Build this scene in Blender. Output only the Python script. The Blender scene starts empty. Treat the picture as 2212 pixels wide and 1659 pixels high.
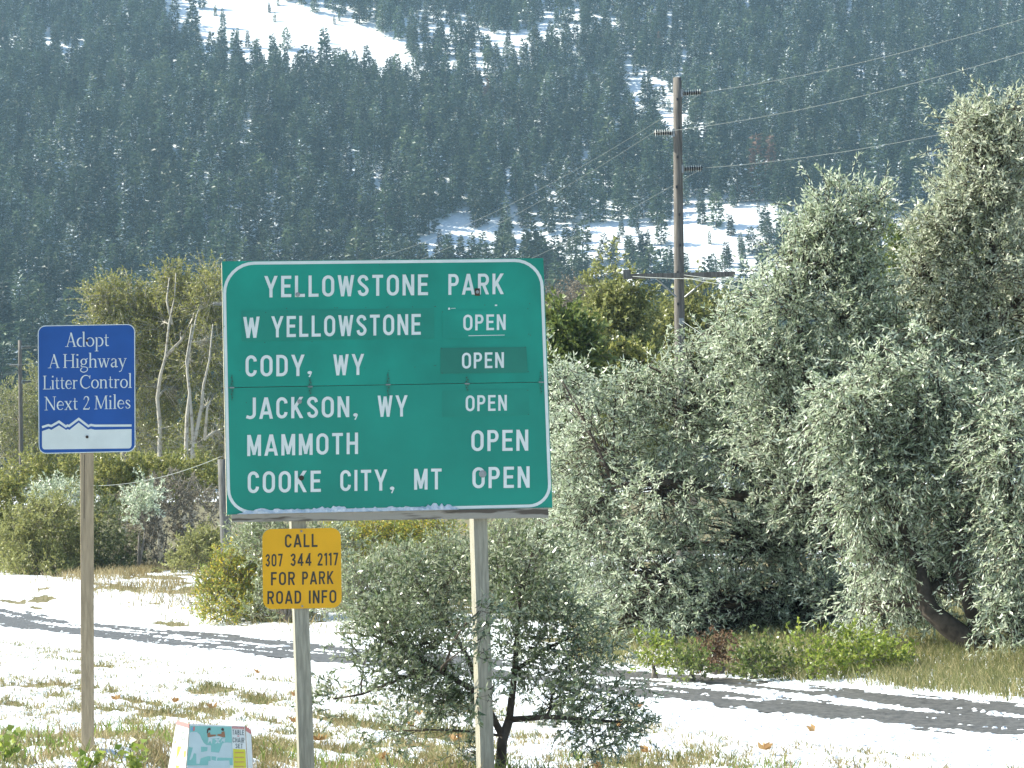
import bpy, math, random
import numpy as np
from mathutils import Matrix, Vector

SC = bpy.context.scene
COL = SC.collection
R = math.radians

# ------------------------------------------------------------------ camera, world, sun, exposure
FP = 5690.0                      # focal length in pixels of a 2212 px wide picture
CAMZ, PITCH, ROLL = 2.0, 3.22, -1.3
cd = bpy.data.cameras.new('camera')
cam = bpy.data.objects.new('camera', cd); COL.objects.link(cam)
cd.sensor_width = 36.0; cd.lens = 36.0 * FP / 2212.0
cd.clip_start = 0.1; cd.clip_end = 9000
CM = Matrix.Translation((0, 0, CAMZ)) @ Matrix.Rotation(R(90 + PITCH), 4, 'X') @ Matrix.Rotation(R(ROLL), 4, 'Z')
cam.matrix_world = CM
SC.camera = cam
CR = np.array(CM.to_3x3())

SUN_AZ, SUN_EL = 9.0, 42.0      # degrees behind due left, elevation
w = bpy.data.worlds.new('World'); SC.world = w; w.use_nodes = True
nt = w.node_tree; nt.nodes.clear()
sky = nt.nodes.new('ShaderNodeTexSky'); sky.sky_type = 'NISHITA'; sky.sun_disc = False
sky.sun_elevation = R(SUN_EL); sky.sun_rotation = R(-(90 - SUN_AZ)); sky.altitude = 1600; sky.dust_density = 3.0; sky.air_density = .9
bg = nt.nodes.new('ShaderNodeBackground'); bg.inputs[1].default_value = 0.125
wo = nt.nodes.new('ShaderNodeOutputWorld')
nt.links.new(sky.outputs[0], bg.inputs[0]); nt.links.new(bg.outputs[0], wo.inputs[0])
ld = bpy.data.lights.new('sun', 'SUN'); ld.energy = 5.0; ld.angle = R(0.5); ld.color = (1.0, 0.95, 0.86)
sun = bpy.data.objects.new('sun', ld); COL.objects.link(sun)
SD = Vector((-math.cos(R(SUN_EL)) * math.cos(R(SUN_AZ)), math.cos(R(SUN_EL)) * math.sin(R(SUN_AZ)), math.sin(R(SUN_EL))))
sun.location = SD * 40; sun.rotation_euler = SD.to_track_quat('Z', 'Y').to_euler()
vs = SC.view_settings
vs.view_transform = 'Standard'; vs.look = 'None'; vs.gamma = 1.0; vs.use_curve_mapping = False
vs.exposure = 1.22
vs.use_white_balance = True; vs.white_balance_temperature = 6650; vs.white_balance_tint = 4
SC.cycles.use_denoising = True
SC.cycles.max_bounces = 8; SC.cycles.diffuse_bounces = 4; SC.cycles.transparent_max_bounces = 8
SC.cycles.volume_bounces = 1

# ------------------------------------------------------------------ small maths
def ray(px, py):
    return CR @ np.array([(px - 1106.0) / FP, (829.5 - py) / FP, -1.0])
def at(px, py, Y):
    d = ray(px, py); return np.array([0, 0, CAMZ]) + d * (Y / d[1])
def project(P):
    q = (np.asarray(P) - np.array([0, 0, CAMZ])) @ CR
    return 1106 + FP * q[..., 0] / -q[..., 2], 829.5 - FP * q[..., 1] / -q[..., 2]
def ss(a, b, x):
    t = np.clip((x - a) / (b - a), 0, 1); return t * t * (3 - 2 * t)
def hash2(i, j, s):
    n = (i.astype(np.int64) * 374761393 + j.astype(np.int64) * 668265263 + s * 1442695041) & 0x7fffffff
    n = ((n ^ (n >> 13)) * 1274126177) & 0x7fffffff
    return ((n ^ (n >> 16)) & 0xffff) / 65535.0
def vnoise(x, y, s=0):
    x = np.asarray(x, float); y = np.asarray(y, float)
    i, j = np.floor(x), np.floor(y); u, v = x - i, y - j
    u = u * u * (3 - 2 * u); v = v * v * (3 - 2 * v)
    a, b = hash2(i, j, s), hash2(i + 1, j, s); c, d = hash2(i, j + 1, s), hash2(i + 1, j + 1, s)
    return (a * (1 - u) + b * u) * (1 - v) + (c * (1 - u) + d * u) * v
def fbm(x, y, s=0, o=4):
    t = 0; a = .5; n = 0
    for k in range(o):
        t = t + a * vnoise(x * 2 ** k, y * 2 ** k, s + k * 17); n += a; a *= .5
    return t / n

# ------------------------------------------------------------------ terrain functions
NEAR = np.array([(-43, 130), (-27, 97), (-12.4, 63.6), (-5.05, 46.3), (-2.24, 40), (1.1, 32.3), (2.9, 27.7), (4.6, 23.8), (8.1, 16), (12, 7)])[::-1]
FAR = np.array([(-45, 140), (-28, 103), (-13.9, 71.6), (-6.1, 54.7), (-2.6, 46.2), (1.25, 37.9), (3.4, 33), (5.5, 28.2), (10.4, 16), (14.3, 7)])[::-1]
def xnear(Y): return np.interp(Y, NEAR[:, 1], NEAR[:, 0])
def xfar(Y): return np.interp(Y, FAR[:, 1], FAR[:, 0])
def acrosst(X, Y):
    a, b = xnear(Y), xfar(Y); return (X - a) / (b - a)
MY = np.array([130, 300, 480, 620, 760, 900, 1150, 1400, 1600, 2000, 2500])
MV = np.array([0.7, 2.0, 10, 30, 58, 95, 193, 318, 420, 560, 640])
def gz(X, Y):
    X = np.asarray(X, float); Y = np.asarray(Y, float)
    h = .62 * (1 - ss(17, 27, Y)) * (1 - .68 * ss(-2.8, -1.4, X)) * (1 - ss(-.3, 1.6, X))
    h = h + .7 * ss(62, 85, Y)
    h = h + .25 * ss(1.1, 3.0, acrosst(X, np.clip(Y, 8, 130))) * ss(28, 34, Y) * (1 - ss(100, 130, Y))
    m = np.interp(Y, MY, MV) - .7
    f = ss(430, 800, Y)
    m = m + f * (26 * (fbm(X / 210 + 3, Y / 260, 5, 3) - .5) + 7 * (fbm(X / 45, Y / 60, 9, 3) - .5))
    m = m + f * (-.035 * X)
    return h + np.where(Y > 130, m, 0)

# ------------------------------------------------------------------ materials
MATS = {}
def newmat(name):
    m = bpy.data.materials.new(name); m.use_nodes = True; m.node_tree.nodes.clear(); MATS[name] = m; return m
class NB:
    def __init__(s, m): s.t = m.node_tree
    def n(s, ty, **kw):
        nd = s.t.nodes.new(ty)
        for k, v in kw.items():
            if k.startswith('i_'):
                nd.inputs[k[2:].replace('_', ' ')].default_value = v
            else: setattr(nd, k, v)
        return nd
    def l(s, a, b): s.t.links.new(a, b)
def solid(name, c, rough=.6, spec=.5, var=0.0, vscale=20, bump=0, bscale=60, stretch=(1, 1, 1), metal=0, c2=None, lo=.35, hi=.65, coord='Object'):
    m = newmat(name); b = NB(m)
    out = b.n('ShaderNodeOutputMaterial'); p = b.n('ShaderNodeBsdfPrincipled')
    p.inputs['Roughness'].default_value = rough; p.inputs['Specular IOR Level'].default_value = spec; p.inputs['Metallic'].default_value = metal
    b.l(p.outputs[0], out.inputs[0])
    tc = b.n('ShaderNodeTexCoord'); mp = b.n('ShaderNodeMapping'); mp.inputs['Scale'].default_value = stretch
    b.l(tc.outputs[coord], mp.inputs[0])
    if var or c2:
        nz = b.n('ShaderNodeTexNoise'); nz.inputs['Scale'].default_value = vscale; nz.inputs['Detail'].default_value = 6
        b.l(mp.outputs[0], nz.inputs[0])
        rp = b.n('ShaderNodeValToRGB'); rp.color_ramp.elements[0].position = lo; rp.color_ramp.elements[1].position = hi
        ca = c2 if c2 else tuple(x * (1 - var) for x in c); cb = c if c2 else tuple(min(1, x * (1 + var)) for x in c)
        rp.color_ramp.elements[0].color = (*ca, 1); rp.color_ramp.elements[1].color = (*cb, 1)
        b.l(nz.outputs[0], rp.inputs[0]); b.l(rp.outputs[0], p.inputs['Base Color'])
    else: p.inputs['Base Color'].default_value = (*c, 1)
    if bump:
        n2 = b.n('ShaderNodeTexNoise'); n2.inputs['Scale'].default_value = bscale; n2.inputs['Detail'].default_value = 5
        b.l(mp.outputs[0], n2.inputs[0])
        bp = b.n('ShaderNodeBump'); bp.inputs['Strength'].default_value = bump; bp.inputs['Distance'].default_value = .02
        b.l(n2.outputs[0], bp.inputs['Height']); b.l(bp.outputs[0], p.inputs['Normal'])
    return m
def leafmat(name, c1, c2, under=None, rough=.4, spec=.5, trans=.3, tc=None, c3=None, objvar=0):
    """leaf: colour varies leaf by leaf; the underside may be paler; lets some light through"""
    m = newmat(name); b = NB(m)
    out = b.n('ShaderNodeOutputMaterial'); p = b.n('ShaderNodeBsdfPrincipled'); t = b.n('ShaderNodeBsdfTranslucent'); mx = b.n('ShaderNodeMixShader')
    g = b.n('ShaderNodeNewGeometry'); rp = b.n('ShaderNodeValToRGB')
    rp.color_ramp.elements[0].color = (*c1, 1); rp.color_ramp.elements[1].color = (*c2, 1)
    if c3:
        e = rp.color_ramp.elements.new(.5); e.color = (*c3, 1)
    b.l(g.outputs['Random Per Island'], rp.inputs[0])
    col = rp.outputs[0]
    if under:
        mc = b.n('ShaderNodeMix', data_type='RGBA'); mc.inputs['B'].default_value = (*under, 1)
        b.l(g.outputs['Backfacing'], mc.inputs['Factor']); b.l(col, mc.inputs['A']); col = mc.outputs['Result']
    if objvar:
        oi = b.n('ShaderNodeObjectInfo'); mr = b.n('ShaderNodeMapRange'); mr.inputs['To Min'].default_value = 1 - objvar; mr.inputs['To Max'].default_value = 1 + objvar
        b.l(oi.outputs['Random'], mr.inputs['Value']); hs = b.n('ShaderNodeHueSaturation'); hs.inputs['Hue'].default_value = .5
        b.l(mr.outputs[0], hs.inputs['Value']); b.l(col, hs.inputs['Color']); col = hs.outputs[0]
    b.l(col, p.inputs['Base Color']); p.inputs['Roughness'].default_value = rough; p.inputs['Specular IOR Level'].default_value = spec
    if tc: t.inputs[0].default_value = (*tc, 1)
    else: b.l(col, t.inputs[0])
    mx.inputs[0].default_value = trans
    b.l(p.outputs[0], mx.inputs[1]); b.l(t.outputs[0], mx.inputs[2]); b.l(mx.outputs[0], out.inputs[0])
    return m

M = {}
M['green'] = solid('sign green', (.010, .275, .200), .5, .4, var=.16, vscale=1.6, bump=.05, bscale=30)
M['green_low'] = solid('sign green lower', (.011, .255, .185), .45, .4, var=.12, vscale=1.3, bump=.05, bscale=30)
M['green_patch'] = solid('sign green patch', (.013, .235, .170), .5, .4, var=.08, vscale=3)
M['green_patch2'] = solid('sign green patch darker', (.018, .195, .140), .5, .4, var=.08, vscale=3)
M['white'] = solid('sign white', (.72, .76, .73), .45, .4, var=.04, vscale=8)
M['blue'] = solid('sign blue', (.014, .088, .34), .42, .4, var=.10, vscale=4)
M['yellow'] = solid('sign yellow', (.78, .40, .008), .45, .4, var=.05, vscale=5)
M['black'] = solid('sign black', (.035, .035, .03), .6)
M['plyedge'] = solid('plywood edge', (.42, .36, .27), .8, var=.3, vscale=40)
M['wood'] = solid('treated timber', (.33, .31, .245), .8, .2, var=.22, vscale=9, bump=.4, bscale=25, stretch=(6, 6, .6))
M['woodtan'] = solid('brown timber', (.42, .33, .22), .8, .2, var=.16, vscale=9, bump=.3, bscale=25, stretch=(6, 6, .6))
M['beam'] = solid('weathered beam', (.36, .33, .28), .85, .2, c2=(.12, .10, .08), vscale=3.0, lo=.40, hi=.47, bump=.4, bscale=25, stretch=(.6, 2, 6))
M['crackdark'] = solid('dark crack', (.03, .025, .02), .9)
M['pole'] = solid('pole wood', (.165, .15, .135), .85, .2, var=.35, vscale=5, bump=.5, bscale=14, stretch=(8, 8, .35))
M['stub'] = solid('grey pole wood', (.15, .145, .135), .85, .2, var=.35, vscale=5, bump=.5, bscale=14, stretch=(8, 8, .35))
M['steel'] = solid('galvanised steel', (.33, .34, .34), .5, .5, metal=.6, var=.2)
M['rust'] = solid('rusted steel', (.10, .06, .04), .8, .3, c2=(.04, .035, .03), vscale=60)
M['insul_dark'] = solid('insulator rod', (.035, .035, .04), .5)
M['insul_light'] = solid('insulator shed', (.55, .55, .52), .35)
M['wire'] = solid('wire', (.28, .30, .28), .5, .4)
M['bark'] = solid('dark bark', (.075, .06, .048), .9, .2, var=.4, vscale=8, bump=.5)
M['barkpale'] = solid('pale bark', (.40, .37, .31), .8, .2, c2=(.18, .155, .12), vscale=5, lo=.30, hi=.46, bump=.4, bscale=10)
M['barkgrey'] = solid('grey twig bark', (.20, .175, .15), .9, .2, var=.3, vscale=8)
M['twiglight'] = solid('bare light twig', (.42, .39, .33), .8, .2, var=.3, vscale=8)
M['cardboard'] = solid('white printed card', (.70, .72, .70), .6, .3, var=.04)
M['kraft'] = solid('brown card edge', (.36, .24, .14), .9)
M['teal'] = solid('teal print', (.24, .50, .46), .6, .3, var=.08, vscale=6)
M['chairwhite'] = solid('pale print', (.52, .62, .63), .6, .3, var=.05, vscale=10)
M['redprint'] = solid('red print', (.55, .17, .16), .6)
M['yellowprint'] = solid('yellow print', (.62, .58, .05), .6)
M['inkprint'] = solid('grey ink print', (.12, .15, .15), .6)
M['skinprint'] = solid('brown print', (.30, .15, .08), .6)
M['hairprint'] = solid('dark brown print', (.06, .035, .03), .6)
M['blueprint'] = solid('blue print', (.18, .35, .62), .6)
M['silverleaf'] = leafmat('russian olive leaf', (.22, .29, .16), (.48, .55, .37), (.68, .73, .57), .42, 1.0, .42)
M['silverleaf2'] = leafmat('russian olive leaf yellowish', (.27, .31, .18), (.54, .59, .42), (.68, .71, .56), .42, 1.0, .42)
M['smallolive'] = leafmat('young olive leaf', (.07, .11, .04), (.19, .24, .10), (.33, .37, .24), .30, 1.0, .32)
M['cotton'] = leafmat('cottonwood leaf', (.17, .20, .045), (.42, .40, .13), None, .35, .7, .42)
M['cotton2'] = leafmat('cottonwood leaf brown green', (.19, .21, .07), (.38, .39, .15), None, .4, .6, .4)
M['greenleaf'] = leafmat('green leaf', (.10, .15, .04), (.24, .28, .08), None, .35, .6, .4)
M['darkbush'] = leafmat('dark bush leaf', (.09, .12, .05), (.22, .24, .11), None, .5, .4, .3)
M['brownbush'] = leafmat('brown grey bush leaf', (.13, .115, .085), (.32, .28, .21), None, .6, .3, .3)
M['yelgreen'] = leafmat('yellow green leaf', (.19, .20, .07), (.42, .42, .16), None, .45, .4, .4)
M['goldleaf'] = leafmat('gold green leaf', (.22, .27, .06), (.65, .48, .06), None, .45, .4, .4, c3=(.32, .36, .09))
M['willow'] = leafmat('grey willow leaf', (.15, .20, .07), (.36, .40, .20), (.42, .46, .30), .38, .8, .36)
M['herb'] = leafmat('bright herb leaf', (.16, .24, .04), (.36, .40, .08), None, .4, .5, .5)
M['rustleaf'] = leafmat('dead rust leaf', (.14, .08, .05), (.26, .17, .10), None, .6, .3, .35)
M['deadleaf'] = leafmat('dry orange leaf', (.30, .16, .07), (.50, .32, .14), None, .6, .3, .35)
M['drygrass'] = leafmat('dry grass blade', (.30, .22, .10), (.54, .43, .24), None, .6, .3, .3, c3=(.27, .22, .10))
M['olivegrass'] = leafmat('olive grass blade', (.16, .18, .05), (.48, .40, .20), None, .55, .3, .3, c3=(.20, .20, .08))
M['greengrass'] = leafmat('green grass blade', (.10, .19, .02), (.30, .34, .08), None, .5, .4, .45)
M['needle'] = leafmat('conifer needles', (.020, .040, .025), (.070, .095, .050), None, .5, .4, .22, objvar=.75)
M['needle2'] = leafmat('conifer needles lighter', (.034, .056, .026), (.100, .128, .060), None, .5, .4, .25, objvar=.65)
M['deadneedle'] = leafmat('dead red needles', (.13, .075, .05), (.22, .13, .09), None, .7, .2, .15)

def snowmat(name, bumpd=.03):
    m = newmat(name); b = NB(m)
    out = b.n('ShaderNodeOutputMaterial'); p = b.n('ShaderNodeBsdfPrincipled')
    p.inputs['Base Color'].default_value = (.80, .83, .86, 1); p.inputs['Roughness'].default_value = .7; p.inputs['Specular IOR Level'].default_value = .3
    g = b.n('ShaderNodeNewGeometry'); n1 = b.n('ShaderNodeTexNoise'); n1.inputs['Scale'].default_value = 9; n1.inputs['Detail'].default_value = 7
    bp = b.n('ShaderNodeBump'); bp.inputs['Strength'].default_value = 1.0; bp.inputs['Distance'].default_value = bumpd
    b.l(g.outputs['Position'], n1.inputs[0]); b.l(n1.outputs[0], bp.inputs['Height']); b.l(bp.outputs[0], p.inputs['Normal']); b.l(p.outputs[0], out.inputs[0])
    return m
M['snow'] = snowmat('snow', .14)
M['snowtree'] = solid('snow on branches', (.62, .66, .70), .8, .1)
def asphalt():
    m = newmat('asphalt'); b = NB(m)
    out = b.n('ShaderNodeOutputMaterial'); p = b.n('ShaderNodeBsdfPrincipled'); p.inputs['Roughness'].default_value = .55
    g = b.n('ShaderNodeNewGeometry')
    n1 = b.n('ShaderNodeTexNoise'); n1.inputs['Scale'].default_value = 14; n1.inputs['Detail'].default_value = 8; n1.inputs['Roughness'].default_value = .75
    n2 = b.n('ShaderNodeTexNoise'); n2.inputs['Scale'].default_value = 1.2; n2.inputs['Detail'].default_value = 5
    for n in (n1, n2): b.l(g.outputs['Position'], n.inputs[0])
    r1 = b.n('ShaderNodeValToRGB'); r1.color_ramp.elements[0].color = (.025, .024, .022, 1); r1.color_ramp.elements[1].color = (.21, .20, .185, 1)
    r1.color_ramp.elements[0].position = .38; r1.color_ramp.elements[1].position = .68
    b.l(n1.outputs[0], r1.inputs[0])
    mx = b.n('ShaderNodeMix', data_type='RGBA', blend_type='MULTIPLY'); mx.inputs['Factor'].default_value = .6
    r2 = b.n('ShaderNodeValToRGB'); r2.color_ramp.elements[0].color = (.6, .6, .6, 1); r2.color_ramp.elements[1].color = (1, 1, 1, 1)
    b.l(n2.outputs[0], r2.inputs[0]); b.l(r1.outputs[0], mx.inputs['A']); b.l(r2.outputs[0], mx.inputs['B']); b.l(mx.outputs['Result'], p.inputs['Base Color'])
    bp = b.n('ShaderNodeBump'); bp.inputs['Strength'].default_value = .5; bp.inputs['Distance'].default_value = .01
    b.l(n1.outputs[0], bp.inputs['Height']); b.l(bp.outputs[0], p.inputs['Normal']); b.l(p.outputs[0], out.inputs[0])
    return m
M['asphalt'] = asphalt()
M['earth'] = solid('grassy earth', (.20, .17, .09), .9, .2, c2=(.11, .10, .05), vscale=3, bump=.5, bscale=20, coord='Object')

# ------------------------------------------------------------------ mesh helpers
def wloc(o):
    v = Vector((0, 0, 0))
    while o: v = v + o.location; o = o.parent
    return np.array(v)
def link(name, me, parent=None, loc=None):
    o = bpy.data.objects.new(name, me); COL.objects.link(o)
    if parent: o.parent = parent
    if loc is not None: o.location = loc
    return o
def npmesh(name, V, F, mats, parent=None, mi=None, smooth=False):
    """V (n,3) world coordinates; F: list of (m,k) index arrays; mi: list of material indices per array or per face"""
    V = np.asarray(V, float)
    if parent: V = V - wloc(parent)
    me = bpy.data.meshes.new(name)
    me.vertices.add(len(V)); me.vertices.foreach_set('co', V.astype(np.float32).ravel())
    F = [np.asarray(f) for f in F if len(f)]
    tot = np.concatenate([np.full(len(f), f.shape[1]) for f in F]); idx = np.concatenate([f.ravel() for f in F])
    me.loops.add(len(idx)); me.loops.foreach_set('vertex_index', idx.astype(np.int32))
    me.polygons.add(len(tot)); st = np.concatenate([[0], np.cumsum(tot)[:-1]])
    me.polygons.foreach_set('loop_start', st.astype(np.int32)); me.polygons.foreach_set('loop_total', tot.astype(np.int32))
    if mi is not None: me.polygons.foreach_set('material_index', np.asarray(mi, np.int32))
    if smooth: me.polygons.foreach_set('use_smooth', np.ones(len(tot), bool))
    for m in (mats if isinstance(mats, (list, tuple)) else [mats]): me.materials.append(m)
    me.update(calc_edges=True)
    return link(name, me, parent)
class MB:
    """collects loose polygons into one mesh"""
    def __init__(s): s.v = []; s.f = []; s.m = []
    def poly(s, pts, mi=0):
        b = len(s.v); s.v += [tuple(p) for p in pts]; s.f.append(tuple(range(b, b + len(pts)))); s.m.append(mi)
    def prism(s, front, back, mi=0, side=None):
        side = mi if side is None else side
        n = len(front); s.poly(front, mi); s.poly(list(back)[::-1], side)
        for i in range(n):
            j = (i + 1) % n; s.poly([front[i], back[i], back[j], front[j]], side)
    def box(s, c, sz, rz=0, mi=0):
        c = np.array(c, float); h = np.array(sz) / 2; ca, sa = math.cos(rz), math.sin(rz)
        P = []
        for z in (-1, 1):
            for x, y in ((-1, -1), (1, -1), (1, 1), (-1, 1)):
                X, Y = x * h[0], y * h[1]; P.append(c + np.array([X * ca - Y * sa, X * sa + Y * ca, z * h[2]]))
        for q in ((0, 3, 2, 1), (4, 5, 6, 7), (0, 1, 5, 4), (1, 2, 6, 5), (2, 3, 7, 6), (3, 0, 4, 7)): s.poly([P[i] for i in q], mi)
    def tube(s, pts, rad, n=10, mi=0):
        pts = [np.array(p, float) for p in pts]; rings = []
        if not hasattr(rad, '__len__'): rad = [rad] * len(pts)
        for i, p in enumerate(pts):
            d = pts[min(i + 1, len(pts) - 1)] - pts[max(i - 1, 0)]; d = d / (np.linalg.norm(d) + 1e-9)
            a = np.cross(d, [0.31, .11, .94] if abs(d[2]) < .9 else [1, .1, 0]); a /= np.linalg.norm(a); b = np.cross(d, a)
            rings.append([p + rad[i] * (a * math.cos(2 * math.pi * k / n) + b * math.sin(2 * math.pi * k / n)) for k in range(n)])
        base = len(s.v)
        for r in rings: s.v += [tuple(q) for q in r]
        for i in range(len(rings) - 1):
            for k in range(n):
                a = base + i * n + k; b = base + i * n + (k + 1) % n
                s.f.append((a, b, b + n, a + n)); s.m.append(mi)
        s.f.append(tuple(range(base, base + n))[::-1]); s.m.append(mi)
        s.f.append(tuple(range(base + (len(rings) - 1) * n, base + len(rings) * n))); s.m.append(mi)
    def build(s, name, mats, parent=None, smooth=False):
        off = wloc(parent) if parent else np.zeros(3)
        me = bpy.data.meshes.new(name); me.from_pydata([tuple(np.array(v) - off) for v in s.v], [], s.f)
        for m in (mats if isinstance(mats, (list, tuple)) else [mats]): me.materials.append(m)
        me.polygons.foreach_set('material_index', s.m)
        if smooth: me.polygons.foreach_set('use_smooth', [True] * len(s.f))
        me.update(); return link(name, me, parent)
def tag(o, label=None, cat=None, group=None, kind=None):
    if label: o['label'] = label
    if cat: o['category'] = cat
    if group: o['group'] = group
    if kind: o['kind'] = kind
    return o
def thing(name, loc, label, cat, group=None):
    o = bpy.data.objects.new(name, None); COL.objects.link(o); o.location = tuple(loc); o.empty_display_size = .2
    return tag(o, label, cat, group)
def unit(a): return a / (np.linalg.norm(a, axis=-1, keepdims=True) + 1e-9)
def leaves(P, D, L, W, rng, fold=.25, flat=0.0):
    """diamond leaf quads, vectorised; L, W arrays or floats"""
    n = len(P); D = unit(D); r = rng.normal(size=(n, 3)); r[:, 2] += flat
    S = unit(np.cross(D, r)); N = np.cross(S, D)
    L = np.broadcast_to(L, n)[:, None]; W = np.broadcast_to(W, n)[:, None]
    V = np.stack([P, P + D * L * .42 + S * W * .5 + N * W * fold, P + D * L, P + D * L * .42 - S * W * .5 + N * W * fold], 1).reshape(-1, 3)
    F = np.arange(4 * n).reshape(n, 4)
    return V, F
def seg_tubes(A, B, ra, rb, n=3):
    m = len(A); d = unit(B - A); ref = np.where(np.abs(d[:, 2:3]) < .9, [[0, 0, 1.0]], [[1.0, 0, 0]])
    a = unit(np.cross(d, ref)); b = np.cross(d, a)
    ra = np.broadcast_to(ra, m)[:, None]; rb = np.broadcast_to(rb, m)[:, None]
    vs_ = []
    for (P, r) in ((A, ra), (B, rb)):
        for k in range(n):
            t = 2 * math.pi * k / n; vs_.append(P + r * (a * math.cos(t) + b * math.sin(t)))
    V = np.stack(vs_, 1).reshape(-1, 3); base = np.arange(m)[:, None] * 2 * n
    F = np.concatenate([base + np.array([[k, (k + 1) % n, n + (k + 1) % n, n + k]]) for k in range(n)])
    return V, F
def join(parts):
    V, F, o = [], [], 0
    for v, f in parts: V.append(v); F.append(f + o); o += len(v)
    return np.concatenate(V), F

def plant(name, label, cat, base, trunks, lobes, nclump, ntwig, nleaf, twigL, leafL, leafW, leafm, barkm, group=None,
          up=.25, droop=.2, spread=.9, shell=.45, seed=0, twigm=None, limb_r=.05, twigw=.008, crown='crown', trunkname='trunk', spray=None, extra=None, lsc=1.0):
    """base: world point; trunks: list of (points, radii); lobes: list of (centre, radii, weight).
    limbs run from the trunks into each lobe, branches into the lobe's volume, twigs and leaves at their ends."""
    rng = np.random.default_rng(seed); root = thing(name, base, label, cat, group)
    tb = MB(); nodes = []
    for pts, rad in trunks:
        pts = [np.array(p, float) for p in pts]
        tb.tube(pts, rad, 8); nodes += [(p, r) for p, r in zip(pts, rad)]
    NP = np.array([n[0] for n in nodes])
    lobes = [(c, np.array(rr_) * lsc, w_) for c, rr_, w_ in lobes] + list(extra or [])
    wsum = sum(l[2] for l in lobes); TW = []
    segA, segB, rA, rB = [], [], [], []
    for c, rr, wt in lobes:
        c = np.array(c, float); rr = np.array(rr, float)
        dist = np.linalg.norm(NP - c, axis=1) + np.maximum(0, NP[:, 2] - c[2]) * 2
        k = int(np.argmin(dist)); s = NP[k]; n = max(4, int(nclump * wt / wsum))
        mid = (s + c) / 2 + rng.normal(size=3) * .08 * np.linalg.norm(c - s); mid[2] += .06 * np.linalg.norm(c - s)
        r0 = min(nodes[k][1] * .75, limb_r); lp = [s, mid, c]
        q = [s * (1 - t) ** 2 + 2 * mid * t * (1 - t) + c * t * t for t in np.linspace(0, 1, 6)]
        tb.tube(q, list(np.linspace(r0, r0 * .35, 6)), 5)
        q = np.array(q)
        u = unit(rng.normal(size=(n, 3))); rad = shell + (1 - shell) * rng.random(n) ** .6
        P = c + u * rr * rad[:, None] * (1 + .12 * rng.normal(size=(n, 1)))
        P[:, 2] = np.maximum(P[:, 2], base[2] + .04)
        ti = rng.random(n) * .8 + .2; A = np.stack([np.interp(ti * 5, range(6), q[:, j]) for j in range(3)], 1)
        mm = (A + P) / 2 + rng.normal(size=(n, 3)) * .08 * np.linalg.norm(P - A, axis=1, keepdims=True)
        rb = r0 * .3; segA += [A, mm]; segB += [mm, P]; rA += [np.full(n, rb), np.full(n, rb * .6)]; rB += [np.full(n, rb * .6), np.full(n, rb * .25)]
        out = unit((P - c) / rr)
        TW.append((np.repeat(P, ntwig, 0), np.repeat(out, ntwig, 0)))
    v, f = seg_tubes(np.concatenate(segA), np.concatenate(segB), np.concatenate(rA), np.concatenate(rB), 3)
    TP = np.concatenate([t[0] for t in TW]); TO = np.concatenate([t[1] for t in TW]); m = len(TP)
    D = unit(TO * .7 + rng.normal(size=(m, 3)) * .65 + np.array([0, 0, up])); TL = twigL * (.5 + rng.random(m))
    sp = twigL * .35 * rng.normal(size=(m, 3)); TP = TP + sp
    E = TP + D * TL[:, None] + np.array([0, 0, -1.0]) * (droop * TL)[:, None]
    tv, tf = seg_tubes(TP, E, twigw, twigw * .3, 3)
    t = np.tile((np.arange(nleaf) + .5) / nleaf, m)[:, None] * .95 + .08; TPr = np.repeat(TP, nleaf, 0); Er = np.repeat(E, nleaf, 0); Dr = np.repeat(D, nleaf, 0)
    LP = TPr * (1 - t) + Er * t; LP[:, 2] += (droop * .5 * (t * (1 - t))[:, 0] * np.repeat(TL, nleaf))
    LD = Dr + rng.normal(size=LP.shape) * spread + np.array([0, 0, -droop])
    nl = len(LP); keep = LP[:, 2] > base[2] - .02; LP, LD = LP[keep], LD[keep]; nl = len(LP)
    lv, lf = leaves(LP, LD, leafL * (.6 + .7 * rng.random(nl)), leafW * (.6 + .7 * rng.random(nl)), rng)
    o = tb.build(trunkname, barkm, root, smooth=True)
    V, F = join([(tv, tf), (v, f), (lv, lf)])
    npmesh(crown, V, F, [twigm or barkm, leafm], root, mi=np.concatenate([np.zeros(len(tf) + len(f)), np.ones(len(lf))]))
    return root

# ------------------------------------------------------------------ letters drawn with strokes
def catmull(P, n=6):
    P = [np.array(p, float) for p in P]; Q = [2 * P[0] - P[1]] + P + [2 * P[-1] - P[-2]]; out = []
    for i in range(1, len(Q) - 2):
        for k in range(n):
            t = k / n; a, b, c, d = Q[i - 1:i + 3]
            out.append(.5 * (2 * b + (c - a) * t + (2 * a - 5 * b + 4 * c - d) * t * t + (3 * b - a - 3 * c + d) * t ** 3))
    out.append(P[-1]); return out
def arc(cx, cy, rx, ry, a0, a1, n=9):
    return [(cx + rx * math.cos(R(a0 + (a1 - a0) * k / n)), cy + ry * math.sin(R(a0 + (a1 - a0) * k / n))) for k in range(n + 1)]
S_ = .145; H_ = S_ / 2
def ovals(w, y0=0, y1=1, s=S_):
    h = s / 2; rx = w / 2 - h; ry = min(rx * 1.1, (y1 - y0) / 2 - h)
    return arc(w / 2, y1 - h - ry, rx, ry, 0, 180) + arc(w / 2, y0 + h + ry, rx, ry, 180, 360) + [(w - h, y1 - h - ry)]
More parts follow.
